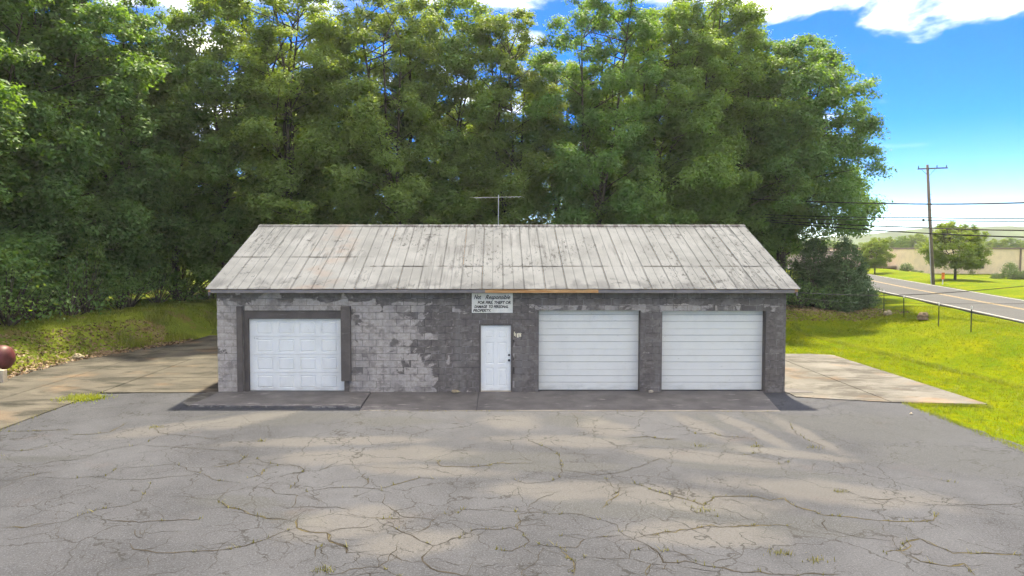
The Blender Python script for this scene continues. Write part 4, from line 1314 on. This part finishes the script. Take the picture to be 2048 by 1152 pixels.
# undergrowth along the wood
SHR = [make_shrub(41, 2.6, 1.9, 46, 150, .15), make_shrub(42, 3.4, 1.7, 46, 150, .15), make_shrub(43, 1.9, 1.8, 40, 150, .14)]
UG = [(-19.9, 5.4), (-19.4, 7.2), (-19.6, 9.0), (-19.0, 10.6), (-19.3, 12.4), (-18.7, 14.2), (-19.2, 16.0), (-18.6, 17.9), (-18.2, 19.8), (-16.8, 21.0), (-15.0, 21.4), (-13.2, 21.2), (-11.3, 21.6), (-9.2, 21.3), (-21.4, 8.2), (-21.2, 11.4), (-20.8, 14.8),
      (-7.2, 21.4), (11.6, 21.0), (13.4, 21.6)]
for i, (x, y) in enumerate(UG):
    vis = i < 14
    plant('understory_shrub', SHR[i % 3], (x, y, gz(x, y) - .05), rt.uniform(0, 6.28), (rt.uniform(.9, 1.2), rt.uniform(.9, 1.2), rt.uniform(.85, 1.25)), M[('leafdark', 'leaf', 'leafdark')[i % 3]],
          ('dark shrub at the wood edge, %s counting back along the left bank' % ORD[i]) if vis else 'leafy undergrowth shrub behind the front trees', 'shrub',
          'undergrowth along the wood', ('stems', 'foliage'))
FILL = [(-24, 14), (-22.5, 19), (-20, 24), (-15, 25.5), (-9.5, 25), (-4, 26), (1.5, 25.5), (6.5, 26), (11.5, 25.5), (-12.5, 31), (-2, 32), (8, 32), (15.5, 27)]
for i, (x, y) in enumerate(FILL):
    s = rt.uniform(1.7, 2.5)
    plant('understory_shrub', SHR[(i + 1) % 3], (x, y, gz(x, y) - .05), rt.uniform(0, 6.28), (s, s, s * 1.15), M[('leafmaple', 'leafwarm', 'leafmaple')[i % 3]],
          'tall bright undergrowth bush deep inside the wood', 'shrub', 'bushes deep in the wood', ('stems', 'foliage'))
# junipers by the road
CED = [make_shrub(51, 4.6, 1.75, 120, 900, .15, cone=True), make_shrub(52, 4.0, 1.6, 110, 900, .15, cone=True)]
for (px_, Z, tp_, k, lab) in ((1690, 42, 478, 0, 'dark conical cedar nearest the road, beside the fence posts'), (1628, 44, 480, 1, 'dark cedar between the broad tree and the cedar by the fence'), (1722, 47, 535, 1, 'small low cedar right behind the cedar by the fence')):
    x, y, g, h = place(px_, Z, tp_)
    s = h / (4.6 if k == 0 else 4.0)
    plant('cedar', CED[k], (x, y, g), rt.uniform(0, 6), (s * 1.2, s * 1.2, s), M['cedar'], lab, 'cedar', None, ('trunk', 'foliage'))
for (px_, Z, k, s) in ((1600, 41.5, 2, .9), (1655, 41, 0, .62), (1580, 46, 1, 1.0)):
    x, y, g, h = place(px_, Z, 500)
    plant('understory_shrub', SHR[k], (x, y, g - .05), rt.uniform(0, 6), s, M['leafdark'], {1600: 'dark leafy shrub under the broad tree just right of the garage', 1655: 'low dark shrub at the foot of the cedars', 1580: 'tall dark shrub in the shade behind the garage corner'}[px_], 'shrub', None, ('stems', 'foliage'))
# trees across the road
maple = make_tree(61, 6.3, 3.25, .20, 90, 620, .13, trunk_r=.13, peak=.34, puff=.24, core=.3)
def far_tree(px_, Z, base_px, top_px, tm, H0, wd, mt, label, group=None):
    x = (px_ - 992) / 1400 * Z
    y = CAMY + Z
    g = CAMH - (base_px - 495) / 1400 * Z
    h = (base_px - top_px) / 1400 * Z
    gg = gz(x, y)
    s = (h + g - gg) / H0
    return plant('broadleaf_tree', tm, (x, y, gg), px_ * 1.7 % 6.28, (h / H0 * wd, h / H0 * wd, s), M[mt], label, 'tree', group)
far_tree(1911, 66, 563, 444, maple, 6.3, 1.0, 'leafmaple', 'round maple on the lawn across the road, right of the utility pole')
far_tree(1750, 86, 545, 478, maple, 6.3, .95, 'leafmaple', 'round tree across the road left of the utility pole')
for i, (px_, Z, tp_) in enumerate(((1690, 130, 486), (1722, 150, 483), (1770, 160, 474), (1800, 150, 470), (1828, 165, 468), (1850, 150, 474), (1660, 150, 480), (1880, 170, 470), (1990, 160, 478), (2020, 165, 474), (2050, 170, 480), (1955, 165, 476), (2085, 160, 472), (1630, 160, 478))):
    far_tree(px_, Z, 530, tp_, PROTO[i % 5] if i % 2 else maple, 17.6 if i % 2 else 6.3, 1.5 if i % 2 else 1.1, 'leafmaple' if i % 3 else 'leaf', 'distant green tree in the line behind the warehouse', 'distant tree line behind the warehouse')

# ------------------------------------------------------------------ grass, weeds, litter
def blades(P, rng, h0, h1, w, lean=.4):
    n = len(P)
    a = rng.uniform(0, 6.28, n)
    h = rng.uniform(h0, h1, n)
    d = np.stack([np.cos(a), np.sin(a), np.zeros(n)], 1)
    t = np.stack([-d[:, 1], d[:, 0], d[:, 2]], 1)
    ww = (w * rng.uniform(.6, 1.4, n))[:, None]
    ln = rng.normal(0, lean, n)[:, None]
    return np.stack([P - t * ww, P + t * ww, P + d * ln * h[:, None] + UP * h[:, None]], 1)


rng = np.random.default_rng(77)
def scatter(n, x0, x1, y0, y1, keep):
    x = rng.uniform(x0, x1, n)
    y = rng.uniform(y0, y1, n)
    k = keep(x, y)
    x, y = x[k], y[k]
    return np.stack([x, y, ground_z(x, y) - .005], 1)
def lawn_keep(x, y):
    on_pad = (x > 8.4) & (x < 13.42) & (y > -1.72) & (y < 7.45)
    on_lot = (x < 11.12 + .05 * np.sin(y * 3)) & (y < -1.2)
    return ~on_pad & ~on_lot & (x > 8.8) & (x < road_near(y) - .25) & ~((x < 13.4) & (y < -1.2) & (x < 11.2))
P = np.concatenate([scatter(190000, 8.8, 26, -11, 19, lawn_keep)])
Pt = scatter(7500, 8.8, 26, -11, 19, lawn_keep)
ysw = rng.uniform(-6, 16, 900)
xsw = road_near(ysw) - np.clip(4.2 + .32 * (ysw - 1), 3.4, 8.5) - .15 + rng.normal(0, .10, 900)
Pt = np.concatenate([Pt, np.stack([xsw, ysw, ground_z(xsw, ysw)], 1)])
Pt = np.repeat(Pt, 7, 0)
Pt[:, :2] += rng.normal(0, .035, (len(Pt), 2))
tag(obj('lawn_tufts', quads_mesh('lawn_tufts', blades(Pt, rng, .06, .14, .007, .6), 3), M['bankgrass']), 'coarser darker tufts scattered over the mown lawn', 'grass', kind='stuff')
tag(obj('lawn_grass', quads_mesh('lawn_grass', blades(P, rng, .02, .065, .007, .6), 3), M['grass']), 'short mown yellow-green grass between the pad and the road', 'grass', kind='stuff')
# tufts along the lot and pad edges
def edge_line(a, b, n, sd):
    t = rng.uniform(0, 1, n)
    return np.array(a) + (np.array(b) - np.array(a)) * t[:, None] + rng.normal(0, sd, (n, 2))
E2 = np.concatenate([edge_line((11.22, -1.4), (11.05, -14), 5000, .07), edge_line((13.42, -1.7), (13.42, 7.2), 3000, .05), edge_line((11.3, -1.5), (13.4, -1.75), 1500, .06), edge_line((8.6, 7.5), (12.6, 7.5), 1200, .05)])
P = np.stack([E2[:, 0], E2[:, 1], np.maximum(ground_z(E2[:, 0], E2[:, 1]), -.03)], 1)
tag(obj('edge_grass', quads_mesh('edge_grass', blades(P, rng, .04, .11, .006, .7), 3), M['bankgrass']), 'longer grass fringe along the lot and pad edges', 'grass', kind='stuff')
def bank_keep(x, y):
    return (x < drive_left(y) - .1) | ((y > 13.6) & (x < 9))
pat = lambda x, y: (np.sin(x * 1.7 + 2 * np.sin(y * .8)) + np.sin(y * 1.9 + x)) 
P1 = scatter(60000, -20.5, -9, 1, 20.5, lambda x, y: bank_keep(x, y) & (pat(x, y) > -.9))
P2 = scatter(26000, -16.5, -8.5, 9, 20, lambda x, y: bank_keep(x, y) & (pat(x, y) > .3))
V = np.concatenate([blades(P1, rng, .05, .16, .008, .6), blades(P2, rng, .18, .50, .009, .35)])
tag(obj('bank_grass', quads_mesh('bank_grass', V, 3), M['bankgrass']), 'rough grass growing on the bank left of the drive', 'grass', kind='stuff')
P3 = scatter(7000, -19.5, -14, 1.5, 12, lambda x, y: (x < drive_left(y) + .5) & (x > drive_left(y) - 2.6))
P3 = np.concatenate([P3, scatter(2500, 15, 22, 16.5, 22, lambda x, y: x < road_near(y) - 1.5)])
P3[:, 2] = np.maximum(P3[:, 2], .02) + .02
n = len(P3)
N = nrm(UP + rng.normal(0, .45, (n, 3)))
u = nrm(np.cross(N, rng.normal(size=(n, 3))))
v = np.cross(N, u)
L = rng.uniform(.04, .09, n)[:, None]
tag(obj('leaf_litter', quads_mesh('leaf_litter', np.stack([P3 - u * L, P3 + v * L * .6, P3 + u * L, P3 - v * L * .6], 1)), M['litter']), 'brown fallen leaves strewn on the bank and under the cedars', 'leaf litter', kind='stuff')
# weeds in the cracks and drive joints
wp = []
rw = random.Random(13)
for i, pts in enumerate(crack_pts):
    if i % 2 and i % 5:
        continue
    for p in pts:
        if rw.random() < .22:
            for k in range(rw.randint(2, 7)):
                wp.append((p.x + rw.gauss(0, .02), p.y + rw.gauss(0, .02), 0))
for c in ((-8.1, -4.0, .10, 70), (-10.4, -6.35, .12, 60), (-10.9, -7.6, .1, 40), (-5.2, -5.2, .06, 25), (-2.3, -11.4, .07, 60), (4.0, -10.9, .10, 60), (4.4, -11.1, .08, 50), (3.4, -9.3, .08, 40), (6.0, -8.4, .06, 40), (4.4, -5.6, .08, 30), (5.6, -5.6, .07, 40), (6.8, -5.7, .08, 30)):
    for k in range(c[3]):
        wp.append((c[0] + rw.gauss(0, c[2]), c[1] + rw.gauss(0, c[2] * .7), 0))
for k in range(500):
    wp.append((-11.72 + rw.gauss(0, .09), rw.uniform(-7, -.2), .0))
for k in range(150):
    wp.append((rw.uniform(-3.6, 7.4), -2.38 + rw.gauss(0, .02), 0))
tag(obj('crack_weeds', quads_mesh('crack_weeds', blades(np.array(wp), rng, .02, .07, .006, .8), 3), M['weed']), 'small yellowing weeds growing out of the asphalt cracks', 'weeds', kind='stuff')
wc = empty('weed_clump', (-11.7, -.85, 0))
tag(wc, 'flat green weed clump at the joint between drive and asphalt', 'weeds')
Pq = np.stack([rng.normal(0, .30, 1400), rng.normal(0, .22, 1400), np.full(1400, .0)], 1)
obj('blades', quads_mesh('blades', blades(Pq, rng, .03, .13, .010, .9), 3), M['bankgrass'], wc)

# ------------------------------------------------------------------ small things in the yard
def rock(name, loc, size, seed, mt, label, cat):
    r_ = np.random.default_rng(seed)
    bm = bmesh.new()
    bmesh.ops.create_icosphere(bm, subdivisions=3, radius=1)
    ph = r_.uniform(0, 6, 6)
    for v in bm.verts:
        c = v.co
        k = 1 + .16 * math.sin(c.x * 2.7 + ph[0]) + .14 * math.sin(c.y * 3.1 + ph[1]) + .12 * math.sin(c.z * 4 + ph[2]) + .07 * math.sin(c.x * 9 + c.y * 7 + ph[3]) + .06 * math.sin(c.z * 15 + c.x * 11 + ph[4]) + r_.normal(0, .025)
        v.co = Vector((c.x * size[0], c.y * size[1], max(c.z, -.55) * size[2])) * k
    me = bpy.data.meshes.new(name)
    bm.to_mesh(me)
    bm.free()
    return tag(obj(name, me, M[mt], None, loc), label, cat)
rock('stone', (-1.17, -.14, .055), (.12, .08, .055), 1, 'stone', 'small tan stone at the foot of the wall left of the entrance door', 'stone')
rock('stone', (4.55, -.10, .045), (.075, .05, .04), 2, 'whblock', 'small pale stone at the foot of the wall between the ribbed doors', 'stone')
rock('tree_stump', (20.6, 13.2, gz(20.6, 13.2) + .16), (.26, .20, .19), 3, 'stump', 'ragged brown tree stump on the lawn by the fence posts', 'stump')
rock('stone', (20.9, 16.8, gz(20.9, 16.8) + .10), (.18, .16, .17), 4, 'stone', 'pale rounded stone on the lawn at the foot of a fence post', 'stone')
rock('stone', (-16.0, 6.2, .10), (.20, .14, .11), 6, 'stone', 'grey stone lying at the grass edge of the drive', 'stone')
rock('stone', (10.66, -2.7, .02), (.035, .03, .03), 8, 'whblock', 'tiny pale stone on the asphalt near the lawn edge', 'stone')
# drum tank with its cradle
tk = empty('fuel_tank', (-17.55, 3.0, .10))
tag(tk, 'dark red metal tank lying on its side at the left edge of the drive', 'tank')
prof = [(.0, 1.20), (.16, 1.185), (.30, 1.13), (.38, 1.05), (.425, .93), (.43, .9), (.43, -.9), (.425, -.93), (.38, -1.05), (.30, -1.13), (.16, -1.185), (.0, -1.20)]
nn = 28
v = [(a, r_ * math.cos(2 * math.pi * k / nn), .46 + r_ * math.sin(2 * math.pi * k / nn)) for r_, a in prof for k in range(nn)]
f = [(j * nn + k, j * nn + (k + 1) % nn, (j + 1) * nn + (k + 1) % nn, (j + 1) * nn + k) for j in range(len(prof) - 1) for k in range(nn)]
MB().add(v, f).build('shell', M['tankred'], tk, True)
for x in (-.6, .6):
    MB().box(x - .06, x + .06, -.34, .34, -.12, .14).build('cradle', M['stump'], tk)
for x in (-.55, .55):
    MB().add([(x + dx, .436 * math.cos(2 * math.pi * k / 28), .46 + .436 * math.sin(2 * math.pi * k / 28)) for dx in (-.03, .03) for k in range(28)], [(k, (k + 1) % 28, 28 + (k + 1) % 28, 28 + k) for k in range(28)]).build('band', M['darkmetal'], tk)
MB().tube([(.3, 0, .88), (.3, 0, .98)], .05, 10).build('filler_cap', M['darkmetal'], tk)
cb = empty('concrete_block', (-15.72, 1.55, .02))
tag(cb, 'pale upright concrete block in front of the red tank', 'block')
MB().box(-.20, -.015, -.1, .1, 0, .40).build('half', M['whblock'], cb, bevel=.008)
MB().box(.0, .15, -.1, .1, 0, .38).build('half', M['whblock'], cb, bevel=.008)

# fence posts
def post_at(x, y, h, lean, label):
    r_ = empty('fence_post', (x, y, gz(x, y) - .02))
    r_.rotation_euler = (0, lean, .3)
    tag(r_, label, 'fence post', 'bare steel posts along the road')
    MB().box(-.020, .020, -.004, .004, -.2, h - .14).box(-.004, .004, .0041, .032, -.2, h - .14).build('stake', M['postgreen'], r_)
    MB().box(-.021, .021, -.005, .005, h - .139, h).box(-.005, .005, .0051, .033, h - .139, h).build('white_tip', M['posttip'], r_)
for (x, y, h, ln, lab) in ((19.88, 8.67, 1.12, .0, 'dark steel fence post with white tip, nearest the camera'), (20.12, 11.2, 1.12, .0, 'dark steel fence post with white tip, second from the right'),
                           (20.73, 14.94, 1.15, -.05, 'leaning dark steel fence post with white tip beside the stump'), (21.4, 18.0, 1.25, -.02, 'dark steel fence post with white tip, third from the left beside the pale stone'),
                           (21.9, 20.6, 1.2, .0, 'dark steel fence post just right of the cedar'), (20.9, 21.8, 1.2, .0, 'dark steel fence post standing in front of the cedar')):
    post_at(x, y, h, ln, lab)

# utility pole
PX_, PY_ = 38.2, 40.6
pg = gz(PX_, PY_)
pole = empty('utility_pole', (PX_, PY_, pg - .1))
pole.rotation_euler = (0, R(-4.2), 0)
tag(pole, 'leaning wooden utility pole with one crossarm beside the road', 'utility pole')
PH = 10.6
MB().tube([(0, 0, -.5), (0, 0, PH * .5), (0, 0, PH)], [.16, .14, .11], 12).build('shaft', M['polewood'], pole, True)
arm = MB().box(-1.30, 1.30, -.17, -.115, PH - .42, PH - .30).build('crossarm', M['polewood'], pole)
arm.rotation_euler = (0, R(2), 0)
for x in (-1.22, .38, 1.2):
    MB().tube([(x, -.14, PH - .298), (x, -.14, PH - .22), (x, -.14, PH - .10)], [.02, .05, .03], 8).build('insulator', M['darkmetal'], arm)
for s in (-1, 1):
    MB().tube([(s * .6, -.14, PH - .42), (s * .05, -.14, PH - .95)], .018, 5).build('brace', M['darkmetal'], pole)
for k in range(9):
    MB().tube([(.10, -.02, 4.4 + k * .45), (.24, -.02, 4.4 + k * .45)], .012, 5).build('step_bolt', M['darkmetal'], pole)
MB().tube([(-.17, -.04, 0), (-.15, -.04, 5.2)], .035, 6).build('conduit', M['alu'], pole)
MB().tube([(-.62, -.1, PH * .55), (0, -.1, PH * .55)], .02, 5).build('bracket', M['darkmetal'], pole)
MB().tube([(-.62, -.1, PH * .55 - .12), (-.62, -.1, PH * .55 + .12)], .09, 10).build('splice_box', M['darkmetal'], pole)
mk = empty('marker_board', (38.9, 40.4, gz(38.9, 40.4)))
tag(mk, 'small orange marker board on a stake beside the utility pole', 'marker')
MB().box(-.04, .04, -.03, .03, 0, .7).build('stake', M['posttip'], mk)
MB().box(-.13, .13, -.05, -.031, .45, 1.05).build('board', M['orange'], mk)

# overhead cables
def cable(pts, rad, label, group='overhead cables along the road'):
    P = [Vector(p) for p in pts]
    out = []
    n = 22
    for a, b, sag in zip(P, P[1:], [.06] * 9):
        for i in range(n):
            t = i / n
            q = a.lerp(b, t)
            q.z -= sag * 4 * t * (1 - t)
            out.append(q)
    out.append(P[-1])
    tag(MB().tube([tuple(q) for q in out], rad, 5).build('overhead_cable', M['cable']), label, 'cable', group)
def w3(px_, py_, Z):
    return ((px_ - 992) / 1400 * Z, CAMY + Z, CAMH + (495 - py_) / 1400 * Z)
for (yl, yp, yr, rad, lab) in ((398, 410, 398, .034, 'thick topmost overhead cable in front of the utility pole'), (428, 437, 433, .022, 'thin overhead cable, second from the top'), (434, 442, 440, .020, 'thin overhead cable close below the second cable'),
                               (438, 457, 461, .030, 'overhead cable second from the bottom, in front of the pole'), (440, 468, 476, .030, 'lowest thick overhead cable in front of the utility pole')):
    cable([w3(1500, yl, 45), w3(1850, yp - 1.5, 36), w3(2230, yr, 26)], rad, lab)
cable([(8.72, -.36, 2.98), w3(1860, 588, 24), w3(2260, 548, 27)], .013, 'low sagging service cable running right from the garage eave corner', None)
cable([(8.60, -.30, 2.86), w3(1745, 606, 33), w3(2260, 604, 31)], .006, 'thin wire below the service cable at the garage corner', None)

# ------------------------------------------------------------------ warehouse across the road
def warehouse():
    Z = 98
    X = lambda p: (p - 992) / 1400 * Z
    zt = CAMH + (495 - 498.5) / 1400 * Z
    y = CAMY + Z
    zb = gz(X(1950), y) - .6
    w = empty('warehouse', (0, 0, 0))
    tag(w, 'long low beige flat-roofed warehouse across the road', 'warehouse')
    MB().box(X(1827), X(2330), y, y + 30, zb, zt).build('wall', M['beige'], w)
    MB().box(X(1827) - .1, X(2330) + .1, y - .12, y + 30.1, zt + .002, zt + .22).build('coping', M['cap'], w)
    for p in (2040, 2180):
        MB().box(X(p) - .09, X(p) + .09, y - .16, y - .002, zb, zt).build('downspout', M['cap'], w)
    for p in (1900, 1945, 2100):
        fr = MB().box(X(p), X(p) + 1.6, y - .06, y - .002, zb + 1.9, zb + 3.0).build('window', M['cap'], w)
        MB().box(X(p) + .1, X(p) + 1.5, y - .08, y - .062, zb + 2.0, zb + 2.9).build('pane', M['glassdark'], fr)
    wing = MB().box(X(1740), X(1827) - .05, y + 8, y + 30, zb, zt - .5).build('wing', M['mauve'], w)
    MB().box(X(1740), X(1827) - .06, y + 7.8, y + 30, zt - .498, zt - .25).build('wing_coping', M['cap'], w)
    MB().box(X(1775), X(1827) - .1, y + 4, y + 7.99, zb + 1.9, zb + 2.15).build('canopy', M['cap'], w)
    MB().box(X(1778), X(1800), y + 7.9, y + 7.99, zb, zb + 1.85).build('loading_door', M['glassdark'], w)
    MB().box(X(1802), X(1816), y + 7.9, y + 7.99, zb, zb + 1.85).build('loading_door', M['mauve'], w)
    for p in (1776, 1800, 1824):
        MB().box(X(p), X(p) + .12, y + 4.1, y + 4.22, zb, zb + 1.89).build('canopy_post', M['cap'], w)
warehouse()
HED = make_shrub(71, 1.0, .62, 60, 300, .07, rounded=True)
for (px_, Z, top_, wpx, lab) in ((1813, 92, 525, 27, 'tall rounded clipped bush in front of the warehouse, left of the pole'), (1830, 91, 540, 14, 'small low bush beside the tall rounded bush left of the pole'), (1842, 91, 541, 12, 'small low bush closest to the left of the pole'),
                                  (2021, 93, 522, 32, 'tallest rounded clipped bush in front of the beige warehouse'), (1992, 90, 545, 20, 'low clipped bush left of the tallest rounded bush'), (2027, 89, 537, 24, 'medium clipped bush in front of the tallest rounded bush'), (2046, 89, 539, 22, 'clipped bush at the right edge of the picture'),
                                  (2004, 90, 545, 12, 'very small clipped bush just left of the tallest bush')):
    x = (px_ - 992) / 1400 * Z
    y = CAMY + Z
    g = gz(x, y)
    h = CAMH + (495 - top_) / 1400 * Z - g
    s = wpx / 1400 * Z / 1.24
    plant('clipped_bush', HED, (x, y, g), px_ % 6, (s, s, h), M['hedge'], lab, 'bush', 'clipped bushes by the warehouse', ('stems', 'foliage'))

# ------------------------------------------------------------------ the summer air
hz = bpy.data.materials.new('summer_haze')
hz.use_nodes = True
ht = hz.node_tree
ht.nodes.clear()
ho = ht.nodes.new('ShaderNodeOutputMaterial')
hv = ht.nodes.new('ShaderNodeVolumePrincipled')
hv.inputs['Color'].default_value = (0.97, 0.98, 1.0, 1)
hv.inputs['Density'].default_value = 0.0003
hv.inputs['Anisotropy'].default_value = 0.35
ht.links.new(hv.outputs[0], ho.inputs['Volume'])
tag(MB().box(-1600, 1600, -650, 1700, -3, 36).build('haze', hz), 'thin summer haze over the whole place', 'haze', kind='stuff')
scene.cycles.volume_bounces = 0
